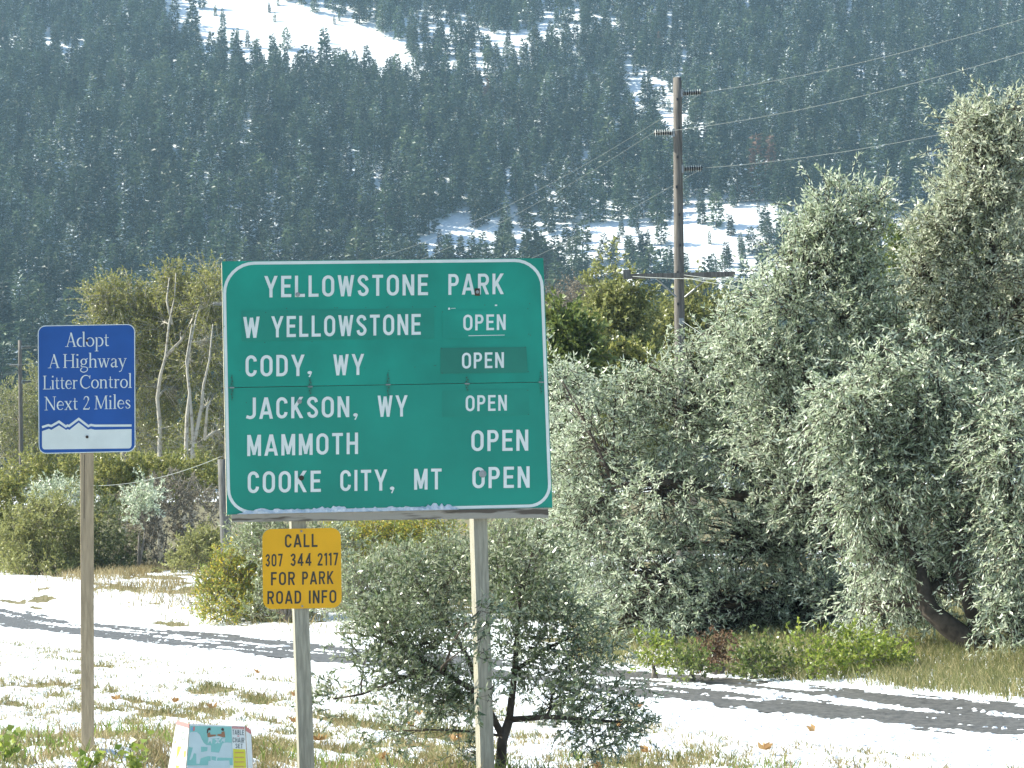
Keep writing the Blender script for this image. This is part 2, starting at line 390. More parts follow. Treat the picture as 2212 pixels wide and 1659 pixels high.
def hw(ch):
    h = H_
    L = lambda *p: [tuple(q) for q in p]
    if ch == 'O' or ch == '0': w = .56 if ch == 'O' else .50; return w, [ovals(w)]
    if ch == 'E': return .47, [L((h, 0), (h, 1)), L((0, 1 - h), (.47, 1 - h)), L((0, .52), (.43, .52)), L((0, h), (.47, h))]
    if ch == 'F': return .46, [L((h, 0), (h, 1)), L((0, 1 - h), (.46, 1 - h)), L((0, .50), (.42, .50))]
    if ch == 'L': return .46, [L((h, 0), (h, 1)), L((0, h), (.46, h))]
    if ch == 'I': return S_, [L((h, 0), (h, 1))]
    if ch == '1': return .26, [L((.26 - h, 0), (.26 - h, 1)), L((.0, .80), (.26 - h, .97))]
    if ch == 'T': return .50, [L((0, 1 - h), (.50, 1 - h)), L((.25, 0), (.25, 1))]
    if ch == 'H': return .53, [L((h, 0), (h, 1)), L((.53 - h, 0), (.53 - h, 1)), L((h, .51), (.53 - h, .51))]
    if ch == 'N': return .54, [L((h, 0), (h, 1)), L((.54 - h, 0), (.54 - h, 1)), L((h - .02, 1.04), (.54 - h + .02, -.04))]
    if ch == 'M': return .64, [L((h, 0), (h, 1)), L((.64 - h, 0), (.64 - h, 1)), L((h, 1.05), (.335, .06)), L((.64 - h, 1.05), (.305, .06))]
    if ch == 'W': return .74, [L((h - .02, 1.05), (.22, -.02)), L((.20, -.05), (.37, .95)), L((.37, .95), (.54, -.05)), L((.52, -.02), (.74 - h + .02, 1.05))]
    if ch == 'Y': return .60, [L((.3, 0), (.3, .44)), L((h - .03, 1.06), (.31, .36)), L((.6 - h + .03, 1.06), (.29, .36))]
    if ch == 'A': return .60, [L((h - .03, -.06), (.3, 1.03)), L((.6 - h + .03, -.06), (.3, 1.03)), L((.14, .27), (.46, .27))]
    if ch == 'K': return .56, [L((h, 0), (h, 1)), L((h, .36), (.56 - h + .02, 1.06)), L((.20, .55), (.56 - h + .02, -.06))]
    if ch in 'PR':
        w = .51 if ch == 'P' else .54; y0 = .42; ry = (1 - h - (y0 + h)) / 2
        g = [L((h, 0), (h, 1)), [(h, 1 - h)] + arc(w - h - .15, 1 - h - ry, .15, ry, 90, -90, 8) + [(h, y0 + h)]]
        if ch == 'R': g.append(L((.27, .47), (w - h + .02, -.06)))
        return w, g
    if ch == 'D': w = .53; return w, [L((h, 0), (h, 1)), [(h, 1 - h)] + arc(w - h - .22, 1 - h - .24, .22, .24, 90, 0, 5) + arc(w - h - .22, h + .24, .22, .24, 0, -90, 5) + [(h, h)]]
    if ch == 'C': w = .52; rx = w / 2 - h; ry = rx * 1.15; return w, [arc(w / 2, 1 - h - ry, rx, ry, -2, 180) + arc(w / 2, h + ry, rx, ry, 180, 362)]
    if ch == 'J': w = .44; return w, [[(w - h, 1), (w - h, .26)] + arc(w - h - .19, .26, .19, .19, 0, -100, 6) + [(.0, .12)]]
    if ch == 'S': w = .51; return w, [catmull([(w - h, .74), (w - h - .06, .88), (w / 2, 1 - h), (h + .06, .88), (h, .73), (h + .09, .59), (w / 2, .51), (w - h - .08, .42), (w - h, .28), (w - h - .05, .13), (w / 2, h), (h + .05, .13), (h, .27)], 4)]
    if ch == '2': w = .48; return w, [catmull([(h, .73), (h + .04, .87), (w / 2, 1 - h), (w - h - .04, .88), (w - h, .72), (w - h - .08, .52), (.17, .26), (h + .01, h)], 4), L((0, h), (w, h))]
    if ch == '3': w = .48; return w, [catmull([(h, .78), (w / 2, 1 - h), (w - h - .03, .86), (w - h - .02, .68), (w / 2 + .02, .53), (w / 2 - .06, .53)], 4), catmull([(w / 2 - .06, .53), (w - h - .04, .44), (w - h, .27), (w - h - .07, .11), (w / 2, h), (h, .22)], 4)]
    if ch == '4': w = .52; return w, [L((.52 - .17, 0), (.52 - .17, 1)), L((h - .02, .28), (.40, 1.02)), L((0, .26), (w, .26))]
    if ch == '7': w = .46; return w, [L((0, 1 - h), (w, 1 - h)), L((w - h, .95), (.15, -.05))]
    if ch == '&': w = .5; return w, [catmull([(.5, 0), (.12, .7), (.25, .95), (.36, .75), (.05, .3), (.22, h), (.48, .4)], 4)]
    if ch == 'B': w = .52; return w, [L((h, 0), (h, 1)), [(h, 1 - h)] + arc(w - h - .16, .75, .14, .177, 90, -90, 7) + [(h, .573)], [(h, .5)] + arc(w - h - .15, .286, .15, .214, 90, -90, 7) + [(h, h)]]
    if ch == ',': return .17, [L((.085, .17), (.085, .0)), ]
    return .3, []
def comma_polys():
    d = [(.085 + .085 * math.cos(a), .085 + .085 * math.sin(a)) for a in np.linspace(0, 2 * math.pi, 12, endpoint=False)]
    return [d, [(.10, .0), (.168, .07), (.09, -.16), (.04, -.14)]]
def sf(ch):
    """light serif letters: strokes as (points, width or widths)"""
    T, t = .095, .042
    def ser(x, y, w=.22): return ([(x - w / 2, y), (x + w / 2, y)], .035)
    if ch == 'A': return .72, [([(.12, .0), (.37, 1.0)], t), ([(.36, 1.03), (.62, .0)], T), ([(.20, .36), (.53, .36)], t), ser(.11, .02, .22), ser(.61, .02, .24)]
    if ch == 'H': return .80, [([(.14, 0), (.14, 1)], T), ([(.66, 0), (.66, 1)], T), ([(.14, .52), (.66, .52)], t)] + [ser(x, y, .26) for x in (.14, .66) for y in (.018, .982)]
    if ch == 'L': return .58, [([(.14, 0), (.14, 1)], T), ([(.02, .02), (.54, .02)], .04), ([(.55, 0), (.57, .22)], .04), ser(.14, .982, .26)]
    if ch == 'N': return .78, [([(.12, 0), (.12, 1)], t), ([(.10, .99), (.66, .0)], T), ([(.66, 0), (.66, 1)], t), ser(.12, .018), ser(.07, .982, .16), ser(.66, .982)]
    if ch == 'M': return .94, [([(.12, 0), (.15, 1)], t), ([(.15, 1), (.46, .04)], T), ([(.46, .04), (.77, 1)], t), ([(.79, 1), (.82, 0)], T), ser(.12, .018), ser(.82, .018, .24), ser(.12, .982, .16), ser(.82, .982, .16)]
    if ch == 'C': return .76, [(arc(.42, .5, .36, .48, 42, 318, 18), [t] * 3 + [T * .7] * 3 + [T] * 7 + [T * .7] * 3 + [t] * 3), ([(.70, .98), (.69, .72)], t)]
    if ch == 'o': return .54, [(arc(.27, .33, .22, .31, 90, 450, 16), [t, .06, .08, T, T, T, .08, .06, t, .06, .08, T, T, T, .08, .06, t])]
    if ch == 'd': return .58, [(arc(.27, .33, .22, .31, 70, 290, 12), [t, t, .06, .08, T, T, T, T, T, .08, .06, t, t]), ([(.45, 0), (.45, 1.08)], T), ([(.36, 1.05), (.46, 1.05)], t), ser(.49, .018, .14)]
    if ch == 'p': return .58, [(arc(.30, .33, .22, .31, -110, 110, 12), [t, t, .06, .08, T, T, T, T, T, .08, .06, t, t]), ([(.13, -.34), (.13, .65)], T), ser(.13, -.33, .24), ([(.03, .62), (.14, .62)], t)]
    if ch == 't': return .36, [([(.14, .86), (.14, .14), (.19, .04), (.33, .05)], [.05, T, .07, t]), ([(.02, .62), (.31, .62)], t)]
    if ch == 'i': return .28, [([(.14, 0), (.14, .66)], T), ser(.14, .018, .24), ([(.04, .64), (.15, .64)], t), ([(.08, .93), (.19, .93)], .11)]
    if ch == 'l': return .28, [([(.14, 0), (.14, 1.08)], T), ser(.14, .018, .24), ([(.04, 1.06), (.15, 1.06)], t)]
    if ch in 'hn': return .62, [([(.13, 0), (.13, 1.08 if ch == 'h' else .66)], T), ([(.03, 1.06 if ch == 'h' else .64), (.14, 1.06 if ch == 'h' else .64)], t), (catmull([(.13, .48), (.24, .60), (.38, .62), (.46, .52), (.47, .36), (.47, 0)], 3), [t] * 4 + [.06] * 3 + [T] * 9), ser(.13, .018, .22), ser(.48, .018, .22)]
    if ch == 'r': return .42, [([(.13, 0), (.13, .66)], T), ([(.03, .64), (.14, .64)], t), ([(.14, .48), (.24, .62), (.38, .60)], [t, t, .09]), ser(.13, .018, .24)]
    if ch == 'e': return .50, [(arc(.26, .33, .20, .31, 0, 320, 16), [t, t, t, t, .06, .08, T, T, T, T, T, .08, .06, t, t, t, t]), ([(.08, .36), (.45, .36)], t)]
    if ch == 'g': return .54, [(arc(.25, .43, .17, .21, 90, 450, 12), [t, .06, .08, T, .08, .06, t, .06, .08, T, .08, .06, t]), ([(.38, .60), (.52, .66)], .05), (catmull([(.16, .24), (.08, .15), (.14, .07), (.36, .05), (.49, -.04), (.47, -.22), (.27, -.33), (.08, -.26), (.06, -.12), (.16, .0)], 3), .055)]
    if ch == 'w': return .80, [([(.08, .65), (.24, .0)], T * .9), ([(.24, .0), (.40, .64)], t), ([(.38, .65), (.54, .0)], T * .9), ([(.54, .0), (.70, .65)], t), ser(.08, .64), ser(.38, .64, .2), ser(.70, .64, .18)]
    if ch == 'a': return .50, [(catmull([(.08, .50), (.14, .61), (.26, .63), (.34, .55), (.35, .40), (.35, .08), (.40, .03), (.48, .06)], 3), [.06] * 6 + [t] * 3 + [T] * 9 + [.06] * 4), (catmull([(.35, .40), (.18, .34), (.08, .24), (.08, .10), (.18, .03), (.35, .12)], 3), [t] * 4 + [.06] * 3 + [T] * 6 + [t] * 3)]
    if ch == 'y': return .56, [([(.09, .64), (.29, .03)], T), ([(.48, .64), (.29, .03), (.20, -.26), (.06, -.33)], [t, t, t, .07]), ser(.09, .64, .2), ser(.47, .64, .18)]
    if ch == 'x': return .54, [([(.10, .64), (.44, .0)], T), ([(.44, .64), (.08, .0)], t), ser(.11, .64, .2), ser(.42, .64, .18), ser(.10, .018, .18), ser(.44, .018, .2)]
    if ch == 's': return .42, [(catmull([(.34, .50), (.30, .60), (.20, .63), (.10, .57), (.11, .44), (.22, .34), (.32, .24), (.34, .11), (.22, .03), (.11, .06), (.07, .17)], 3), [t] * 7 + [.06] * 5 + [T] * 8 + [.06] * 4 + [t] * 7)]
    if ch == '2': return .50, [(catmull([(.08, .74), (.14, .90), (.26, .97), (.38, .88), (.40, .72), (.30, .44), (.06, .04)], 3), [t] * 4 + [.06] * 4 + [T] * 5 + [t] * 6), ([(.04, .04), (.46, .04)], .08), ([(.45, .04), (.48, .18)], t)]
    return .3, []
def ribbon(pts, wd):
    P = [np.array(p, float) for p in pts]; n = len(P)
    if not hasattr(wd, '__len__'): wd = [wd] * n
    if len(wd) != n: wd = list(np.interp(np.linspace(0, 1, n), np.linspace(0, 1, len(wd)), wd))
    L = []
    closed = np.linalg.norm(P[0] - P[-1]) < 1e-6 and n > 3
    for i in range(n):
        a = P[i - 1] if i else (P[-2] if closed else P[0]); b = P[i + 1] if i < n - 1 else (P[1] if closed else P[-1])
        d1 = P[i] - a; d2 = b - P[i]
        if np.linalg.norm(d1) < 1e-9: d1 = d2
        if np.linalg.norm(d2) < 1e-9: d2 = d1
        d1 = d1 / np.linalg.norm(d1); d2 = d2 / np.linalg.norm(d2)
        t = d1 + d2; t = t / (np.linalg.norm(t) + 1e-9); nn = np.array([-t[1], t[0]]); c = max(.5, float(np.dot(t, d1)))
        L.append((P[i] + nn * wd[i] / 2 / c, P[i] - nn * wd[i] / 2 / c))
    return [[L[i][0], L[i + 1][0], L[i + 1][1], L[i][1]] for i in range(n - 1)]
def clip(poly, lo, hi):
    for sgn, lim in ((1, lo), (-1, hi)):
        out = []
        for i in range(len(poly)):
            a, b = poly[i - 1], poly[i]; da, db = sgn * (a[1] - lim), sgn * (b[1] - lim)
            if (da >= 0) != (db >= 0): t = da / (da - db); out.append(a + (b - a) * t)
            if db >= 0: out.append(b)
        poly = out
        if len(poly) < 3: return None
    return poly

# ------------------------------------------------------------------ flat panels standing in a vertical plane
class Plane:
    def __init__(s, px, py, Y, ang):
        s.P0 = at(px, py, Y); s.n = np.array([math.sin(R(ang)), -math.cos(R(ang)), 0.0]); s.C = np.array([0, 0, CAMZ])
    def p(s, px, py, off=0.0):
        d = ray(px, py); t = s.n @ (s.P0 - s.C) / (s.n @ d); return s.C + d * t + s.n * off
    def pts(s, L, off=0.0): return [s.p(a, b, off) for a, b in L]
def bil(q, u, v):
    TL, TR, BR, BL = [np.array(a, float) for a in q]
    return TL * (1 - u) * (1 - v) + TR * u * (1 - v) + BR * u * v + BL * (1 - u) * v
def rrect(q, r, inset=0, n=6):
    if not hasattr(r, '__len__'): r = [r] * 4
    W = np.linalg.norm(np.array(q[1], float) - q[0]); Hh = np.linalg.norm(np.array(q[3], float) - q[0]); out = []
    cs = [(inset + r[0], inset + r[0], 180), (W - inset - r[1], inset + r[1], 270), (W - inset - r[2], Hh - inset - r[2], 0), (inset + r[3], Hh - inset - r[3], 90)]
    for (cx, cy, a0), rr in zip(cs, r):
        for k in range(n + 1):
            a = R(a0 + 90 * k / n); out.append(bil(q, (cx + rr * math.cos(a)) / W, (cy + rr * math.sin(a)) / Hh))
    return out
class Words:
    def __init__(s, *a): s.a = a
    def build(s, name, mat, parent):
        pl, spec, off = s.a[:3]; kind = s.a[3] if len(s.a) > 3 else 'hw'
        for row in spec: words_mesh(pl, [row], off, kind).build(name, mat, parent)
def words(*a): return Words(*a)
def words_mesh(pl, spec, off, kind='hw'):
    """spec rows: text, x0, x1, top-left y, bottom-left y, top-right y, bottom-right y"""
    mb = MB(); lay = 0
    for (txt, x0, x1, t0, b0, t1, b1) in spec:
        gap = {'hw': .17, 'sf': .015}[kind]; gl = []; x = 0
        for ch in txt:
            wd, st = (hw if kind == 'hw' else sf)(ch); gl.append((ch, x, st)); x += wd + gap
        Wt = x - gap
        def mp(p):
            u = p[0] / Wt; yb = b0 + (b1 - b0) * u; yt = t0 + (t1 - t0) * u
            return (x0 + (x1 - x0) * u, yb + (yt - yb) * p[1])
        for ch, gx, st in gl:
            if kind == 'hw' and ch == ',': polys = comma_polys(); lo = -.3
            else:
                polys = []
                for s in st:
                    if kind == 'hw': polys.append(ribbon(s, S_))
                    else: polys.append(ribbon(s[0], s[1]))
                lo = 0 if kind == 'hw' else -.5
                flat = []
                for k, rb in enumerate(polys):
                    for q in rb: flat.append((q, k))
                polys = flat
            for k, item in enumerate(polys):
                q, lz = item if isinstance(item, tuple) and len(item) == 2 and isinstance(item[1], int) else (item, k)
                q = [np.array(a, float) for a in q]
                if kind == 'hw' and ch != ',': q = clip(q, 0, 1)
                elif kind == 'sf' and ch in 'AHLNM': q = clip(q, 0, 1.03)
                if q is None: continue
                mb.poly(pl.pts([mp((a[0] + gx, a[1])) for a in q], off + lz * .00025))
    return mb

# ================================================================== STRUCTURE
# ground: one sheet to the far ridge, finer close by
def ground():
    ys = np.concatenate([np.linspace(-30, 10, 9), np.linspace(11, 40, 59), np.linspace(41, 130, 90), np.geomspace(133, 2600, 150)])
    us = np.linspace(-1, 1, 161)
    V = []
    for Y in ys:
        half = 60 + max(0, Y) * .75
        X = us * half * (np.abs(us) * .6 + .4)
        V.append(np.stack([X, np.full_like(X, Y), gz(X, np.full_like(X, Y))], 1))
    V = np.concatenate(V); n, m = len(ys), len(us)
    i = np.arange(n - 1)[:, None] * m + np.arange(m - 1)[None]; i = i.ravel()
    F = np.stack([i, i + 1, i + m + 1, i + m], 1); Yf = V[F[:, 0], 1]
    o = npmesh('ground', V, [F], [M['earth'], M['snow']], mi=(Yf > 440).astype(int), smooth=True)
    tag(o, kind='structure')
ground()
def fan(y0, y1, rows, cols, u=.25):
    ys = np.geomspace(y0, y1, rows); us = np.linspace(-u, u, cols)
    Y = np.repeat(ys, cols); X = np.tile(us, rows) * Y
    i = (np.arange(rows - 1)[:, None] * cols + np.arange(cols - 1)[None]).ravel()
    return X, Y, np.stack([i, i + 1, i + cols + 1, i + cols], 1)
# path
def path():
    ys = np.geomspace(8, 138, 260); V = []
    for Y in ys:
        a, b = float(xnear(Y)), float(xfar(Y))
        for k in range(9):
            x = a - .12 + (b - a + .24) * k / 8; V.append((x, Y, float(gz(x, Y)) + .030))
    n = len(ys); i = (np.arange(n - 1)[:, None] * 9 + np.arange(8)[None]).ravel()
    tag(npmesh('path', V, [np.stack([i, i + 1, i + 10, i + 9], 1)], M['asphalt'], smooth=True), kind='structure')
path()
def grassmask(X, Y):
    """0 where the snow lies closed, 1 where the grass stands free"""
    t = acrosst(X, Y); d = (t) * 2.0          # metres across the path, negative on the near side
    al = Y * 1.09; ac = (X - xnear(Y)) * .917
    n = fbm(al / 2.0, ac / .34, 31, 5); n2 = fbm(X / .8, Y / 1.6, 77, 4)
    near = ss(-.8, -2.2, ac) * (.55 * n + .45 * n2)
    dens = np.where(ac < 0, near, 0)
    lowleft = ss(24, 18, Y) * ss(.6, -1.2, X) * .03
    dens = dens + lowleft + .015 * ss(1.5, -1.5, X) * (ac < -1) - ss(-2.0, 2.0, X) * .03
    far = ss(1.05, 1.3, t)
    fn = .62 * fbm(al / 3.5, ac / .8, 51, 3) + .38 * n2 + ss(2, 4.5, t) * .12 + ss(2.2, 4.5, X) * ss(1.2, 1.6, t) * .10
    return np.where(t > 1.0, far * fn, dens)
def snowdepth(X, Y):
    t = acrosst(X, Y); al = Y * 1.09; ac = (X - xnear(Y)) * .917
    g = grassmask(X, Y); lump = fbm(X / .13, Y / .34, 3, 3) - .5; lump2 = fbm(X / .55, Y / .9, 8, 3) - .5
    d = .036 + .060 * lump + .03 * lump2 - .30 * np.clip(g - .515, 0, .4)
    e = fbm(al / .5, ac / .3, 14, 3) * .16 - .08 + (vnoise(al / .28, ac / .10, 66) - .5) * .10
    inside = ss(-.03, .03, t - e * .6) * ss(-.03, .03, 1 - t + e * .6)
    r = fbm(al / 2.2, ac / .22, 41, 4) + .09 * np.exp(-((t - .50) / .13) ** 2) + .05 * np.exp(-((t - .9) / .12) ** 2) - .08 * np.exp(-((t - .2) / .12) ** 2) + .07 * (fbm(al / 6, ac * 0, 3, 2) - .5) + .36 * (fbm(al / .40, ac / .11, 19, 3) - .5)
    dr = np.clip((r - .60) * .40, -.06, .018) + .045 * lump + .012
    return d * (1 - inside) + dr * inside + .012 * inside * (dr > .014)
def snow():
    X, Y, F = fan(13, 128, 420, 720, .26)
    D = snowdepth(X, Y); Z = gz(X, Y) + np.maximum(D, -.05)
    keep = (D[F] > -.03).any(1)
    F = F[keep]; used = np.unique(F); mp = np.zeros(len(X), int); mp[used] = np.arange(len(used))
    tag(npmesh('snow', np.stack([X, Y, Z], 1)[used], [mp[F]], M['snow'], smooth=True), 'patchy melting snow lying over the grass and along the path', kind='stuff')
snow()

# ================================================================== MOUNTAIN FOREST
def conifer_mesh(name, seed, snowp, mat, wid=.22, irr=.3, sparse=1.0):
    rng = np.random.default_rng(seed); P, D, LL, WW, SN = [], [], [], [], []
    pw = .95 if seed in (1, 3, 6, 7) else .75; nw = 22; lean = rng.normal(size=2) * .03
    for i in range(nw):
        t = (i + .3) / nw; z = .08 + .88 * t
        rr = wid * (1 - t) ** pw * (1 - .4 * (t < .10)) * max(.35, 1 + irr * rng.normal()) + .012
        nb = 7 if t < .75 else 4; a0 = rng.random() * 6.28
        for k in range(nb):
            if rng.random() > sparse: continue
            bs = rng.random() < snowp * 1.3
            a = a0 + k * 6.283 / nb + rng.normal() * .35; r = rr * (.55 + .65 * rng.random()); d = np.array([math.cos(a), math.sin(a), 0])
            for u in ((.35, .7, 1.0) if t < .7 else (.5, 1.0)):
                p = np.array([lean[0] * z, lean[1] * z, z]) + d * r * u * .8 + np.array([0, 0, -.16 * r * u + rng.normal() * .012])
                P.append(p); D.append(d + np.array([rng.normal() * .45, rng.normal() * .45, .35 * t - .15 + rng.normal() * .3])); LL.append(.075 + .05 * rng.random()); WW.append(.042 + .022 * rng.random())
                SN.append(bs and rng.random() < .8)
    for z in np.linspace(.9, 1.0, 4): P.append(np.array([lean[0], lean[1], z - .03])); D.append(np.array([rng.normal() * .2, rng.normal() * .2, 1])); LL.append(.05); WW.append(.014); SN.append(False)
    P, D, LL, WW, SN = [np.array(q) for q in (P, D, LL, WW, SN)]
    v, f = leaves(P, D, LL, WW, rng, .2, flat=2.2)
    # snow lies on the upper side of a clump: a smaller white flake just above it
    q = SN; v2, f2 = leaves(P[q] + np.array([0, 0, .010]), D[q], LL[q] * .72, WW[q] * .72, rng, .1, flat=1.2)
    tv, tf = seg_tubes(np.array([[0, 0, -.03]]), np.array([[lean[0], lean[1], .95]]), .013, .003, 5)
    V = np.concatenate([v, v2, tv]); F = np.concatenate([f, f2 + len(v), tf + len(v) + len(v2)])
    me = bpy.data.meshes.new(name); me.from_pydata(V.tolist(), [], F.tolist())
    for m in (mat, M['snowtree'], M['bark']): me.materials.append(m)
    me.polygons.foreach_set('material_index', [0] * len(f) + [1] * len(f2) + [2] * len(tf)); me.update()
    return me
def forest():
    rng = np.random.default_rng(11)
    kinds = [conifer_mesh('conifer', 1, .0, M['needle'], .18), conifer_mesh('conifer', 2, .14, M['needle'], .20, .35, .9),
             conifer_mesh('conifer', 3, .42, M['needle'], .19), conifer_mesh('conifer', 4, .65, M['needle2'], .21, .35, .9),
             conifer_mesh('conifer', 5, .0, M['needle2'], .23, .4, .85), conifer_mesh('conifer', 6, .05, M['needle'], .15),
             conifer_mesh('conifer', 7, .02, M['deadneedle'], .18, .3, .7)]
    X, Y, S = [], [], []
    n = 42000
    Yc = 480 + (rng.random(n) ** .8) * 1200; Xc = (rng.random(n) * 2 - 1) * .255 * Yc
    Zc = gz(Xc, Yc); px, py = project(np.stack([Xc, Yc, Zc], 1))
    # how open each clearing is
    def blob(cx, cy, rx, ry, ang=0):
        a = R(ang); dx, dy = px - cx, py - cy; u = (dx * math.cos(a) + dy * math.sin(a)) / rx; v = (-dx * math.sin(a) + dy * math.cos(a)) / ry
        return np.clip(1.35 - np.sqrt(u * u + v * v), 0, 1)
    wob = 110 * (fbm(Xc / 25, Yc / 40, 21, 3) - .5)
    px2, py2 = px.copy(), py.copy(); px = px + wob; py = py + wob * .5
    op = np.maximum.reduce([blob(560, 75, 190, 80, 12), blob(720, 105, 150, 62, 8), blob(470, 40, 110, 45, 0), blob(1395, 215, 85, 48, 25), blob(1475, 310, 34, 50, 60), blob(1440, 265, 60, 40, 30),
                            blob(1080, 550, 200, 50, -4), blob(1400, 560, 300, 75, 4), blob(1640, 500, 260, 50, 6), blob(1900, 515, 150, 55, 6), blob(1550, 620, 280, 60, 0), blob(1150, 425, 90, 10, 35)])
    px, py = px2, py2
    clump = fbm(Xc / 16, Yc / 22, 61, 3)
    prob = np.where(op > .35, .045 * (clump > .45) + .13 * (clump > .60), .78)
    prob = np.where((op > .35) & (py > 470) & (px > 900), prob * 2.8, prob)
    thin = .62 * ss(.52, .62, fbm(Xc / 30, Yc / 26, 83, 3)) * ss(820, 950, px) * ss(1500, 1380, px) * ss(330, 240, py) + .12 * ss(.58, .66, fbm(Xc / 20, Yc / 20, 87, 3))
    keep = rng.random(n) < prob - thin * (op < .35)
    Xc, Yc, Zc, px, py, op = [a[keep] for a in (Xc, Yc, Zc, px, py, op)]
    # keep trees apart
    cell = {}; ok = []
    order = rng.permutation(len(Xc))
    for i in order:
        md = 4.3; k = (int(Xc[i] // 4), int(Yc[i] // 4)); good = True
        for a in (-1, 0, 1):
            for b in (-1, 0, 1):
                for j in cell.get((k[0] + a, k[1] + b), ()):
                    if (Xc[i] - Xc[j]) ** 2 + (Yc[i] - Yc[j]) ** 2 < md * md: good = False
        if good: cell.setdefault(k, []).append(i); ok.append(i)
    ok = np.array(ok); Xc, Yc, Zc, px, py, op = [a[ok] for a in (Xc, Yc, Zc, px, py, op)]
    N = len(Xc); hgt = 8.5 + 12 * rng.random(N) ** 1.3; hgt = np.where(rng.random(N) < .12, hgt * 1.25, hgt); hgt = np.where(op > .35, hgt * (.32 + .45 * rng.random(N)), hgt)
    snowy = np.clip(.42 + .50 * ss(1500, 2300, px) * ss(600, 100, py) + .35 * (fbm(Xc / 60, Yc / 80, 71, 3) - .45) * 2 + .3 * ss(900, 1300, px) * ss(400, 100, py), 0, .95)
    r = rng.random(N); idx = np.where(r < snowy * .62, 2 + (rng.random(N) < .5), np.where(rng.random(N) < .5, 0, np.where(rng.random(N) < .5, 1, np.where(rng.random(N) < .5, 4, 5))))
    idx = np.where((op > .35), np.where(rng.random(N) < .85, np.where(rng.random(N) < .5, 0, 4), 1), idx)
    idx = np.where((rng.random(N) < .003) & (op < .3), 6, idx)
    rot = rng.random(N) * 6.283
    # individuals: trees standing free in the clearings, then the ones that show largest
    size = hgt / Yc * FP; inview = (px > -10) & (px < 2222) & (py > 20) & (py < 1000)
    hid = ((px > 479) & (px < 1190) & (py > 575)) | ((px > 1950) & (py > 420)) | ((px > 1600) & (py > 600)) | ((px > 180) & (py > 640)) | (py > 760)
    score = size + 60 * (op > .35); score = np.where(inview & ~hid, score, -1)
    top = np.argsort(-score)[:300]; pick = np.zeros(N, bool); pick[top] = True
    srcs = {}
    for i in top:
        o = bpy.data.objects.new('conifer', kinds[idx[i]]); COL.objects.link(o)
        o.location = (Xc[i], Yc[i], Zc[i] - .2); o.rotation_euler = (0, 0, rot[i]); o.scale = (hgt[i] * (1.35 if op[i] > .35 else 1), hgt[i] * (1.35 if op[i] > .35 else 1), hgt[i])
        look = ['dark green', 'lightly snow dusted', 'snow flecked', 'heavily snow laden', 'broad paler green', 'slim dark', 'dead reddish'][idx[i]]
        X_ = px[i]; small = 'tiny' if hgt[i] < 5.5 else ('small' if hgt[i] < 8 else ('tall' if hgt[i] > 12.5 else 'middling'))
        side = 'above the blue sign' if X_ < 300 else ('above the left half of the green sign' if X_ < 830 else ('above the right half of the green sign' if X_ < 1180 else ('between green sign and tall pole' if X_ < 1463 else 'right of the tall pole')))
        if op[i] > .35:
            if py[i] < 300 and X_ < 1000: lb, gr = small + ' ' + look + ' conifer in the uppermost snow clearing', 'conifers in the upper snow clearing'
            elif py[i] < 420: lb, gr = small + ' ' + look + ' conifer in the narrow snow gully behind the pole top', 'conifers in the snow gully'
            else: lb, gr = small + ' ' + look + ' conifer on snow meadow ' + side, 'conifers scattered over the snow meadow'
        else: lb, gr = small + ' ' + look + ' conifer low in forest ' + side, 'conifers of the dense lower forest'
        tag(o, lb, 'conifer', gr); srcs.setdefault(int(idx[i]), o)
    # the rest of the forest: one object
    rest = ~pick; P = np.stack([Xc, Yc, Zc - .2], 1)[rest]
    me = bpy.data.meshes.new('forest'); me.vertices.add(len(P)); me.vertices.foreach_set('co', P.astype(np.float32).ravel())
    for nm, ty, val in (('rot', 'FLOAT', rot), ('scl', 'FLOAT', hgt), ('kid', 'INT', idx)):
        a = me.attributes.new(nm, ty, 'POINT'); a.data.foreach_set('value', val[rest].astype(np.float32 if ty == 'FLOAT' else np.int32))
    fo = link('forest', me); tag(fo, 'snow dusted conifer forest covering the mountainside', kind='stuff')
    ng = bpy.data.node_groups.new('forest', 'GeometryNodeTree')
    ng.interface.new_socket('Geometry', in_out='INPUT', socket_type='NodeSocketGeometry'); ng.interface.new_socket('Geometry', in_out='OUTPUT', socket_type='NodeSocketGeometry')
    gi = ng.nodes.new('NodeGroupInput'); go = ng.nodes.new('NodeGroupOutput'); jn = ng.nodes.new('GeometryNodeJoinGeometry')
    inst_in = gi.outputs[0]
    for k in range(len(kinds)):
        src = srcs.get(k)
        if src is None:
            src = bpy.data.objects.new('conifer', kinds[k]); COL.objects.link(src)
            j = int(np.where(rest & (idx == k))[0][0]); src.location = (Xc[j] + 4, Yc[j], Zc[j] - .2); src.scale = (hgt[j],) * 3
            tag(src, 'dark conifer in the dense forest low on the mountainside' if k != 6 else 'dead reddish conifer among the green forest', 'conifer', 'conifers of the dense lower forest' if k != 6 else 'dead red conifers')
        oi = ng.nodes.new('GeometryNodeObjectInfo'); oi.inputs['Object'].default_value = src; oi.inputs['As Instance'].default_value = True; oi.transform_space = 'ORIGINAL'
        at_ = ng.nodes.new('GeometryNodeInputNamedAttribute'); at_.data_type = 'INT'; at_.inputs['Name'].default_value = 'kid'
        cp = ng.nodes.new('FunctionNodeCompare'); cp.data_type = 'INT'; cp.operation = 'EQUAL'; cp.inputs[3].default_value = k
        ng.links.new(at_.outputs[0], cp.inputs[2])
        ip = ng.nodes.new('GeometryNodeInstanceOnPoints'); ra = ng.nodes.new('GeometryNodeInputNamedAttribute'); ra.data_type = 'FLOAT'; ra.inputs['Name'].default_value = 'rot'
        sa = ng.nodes.new('GeometryNodeInputNamedAttribute'); sa.data_type = 'FLOAT'; sa.inputs['Name'].default_value = 'scl'
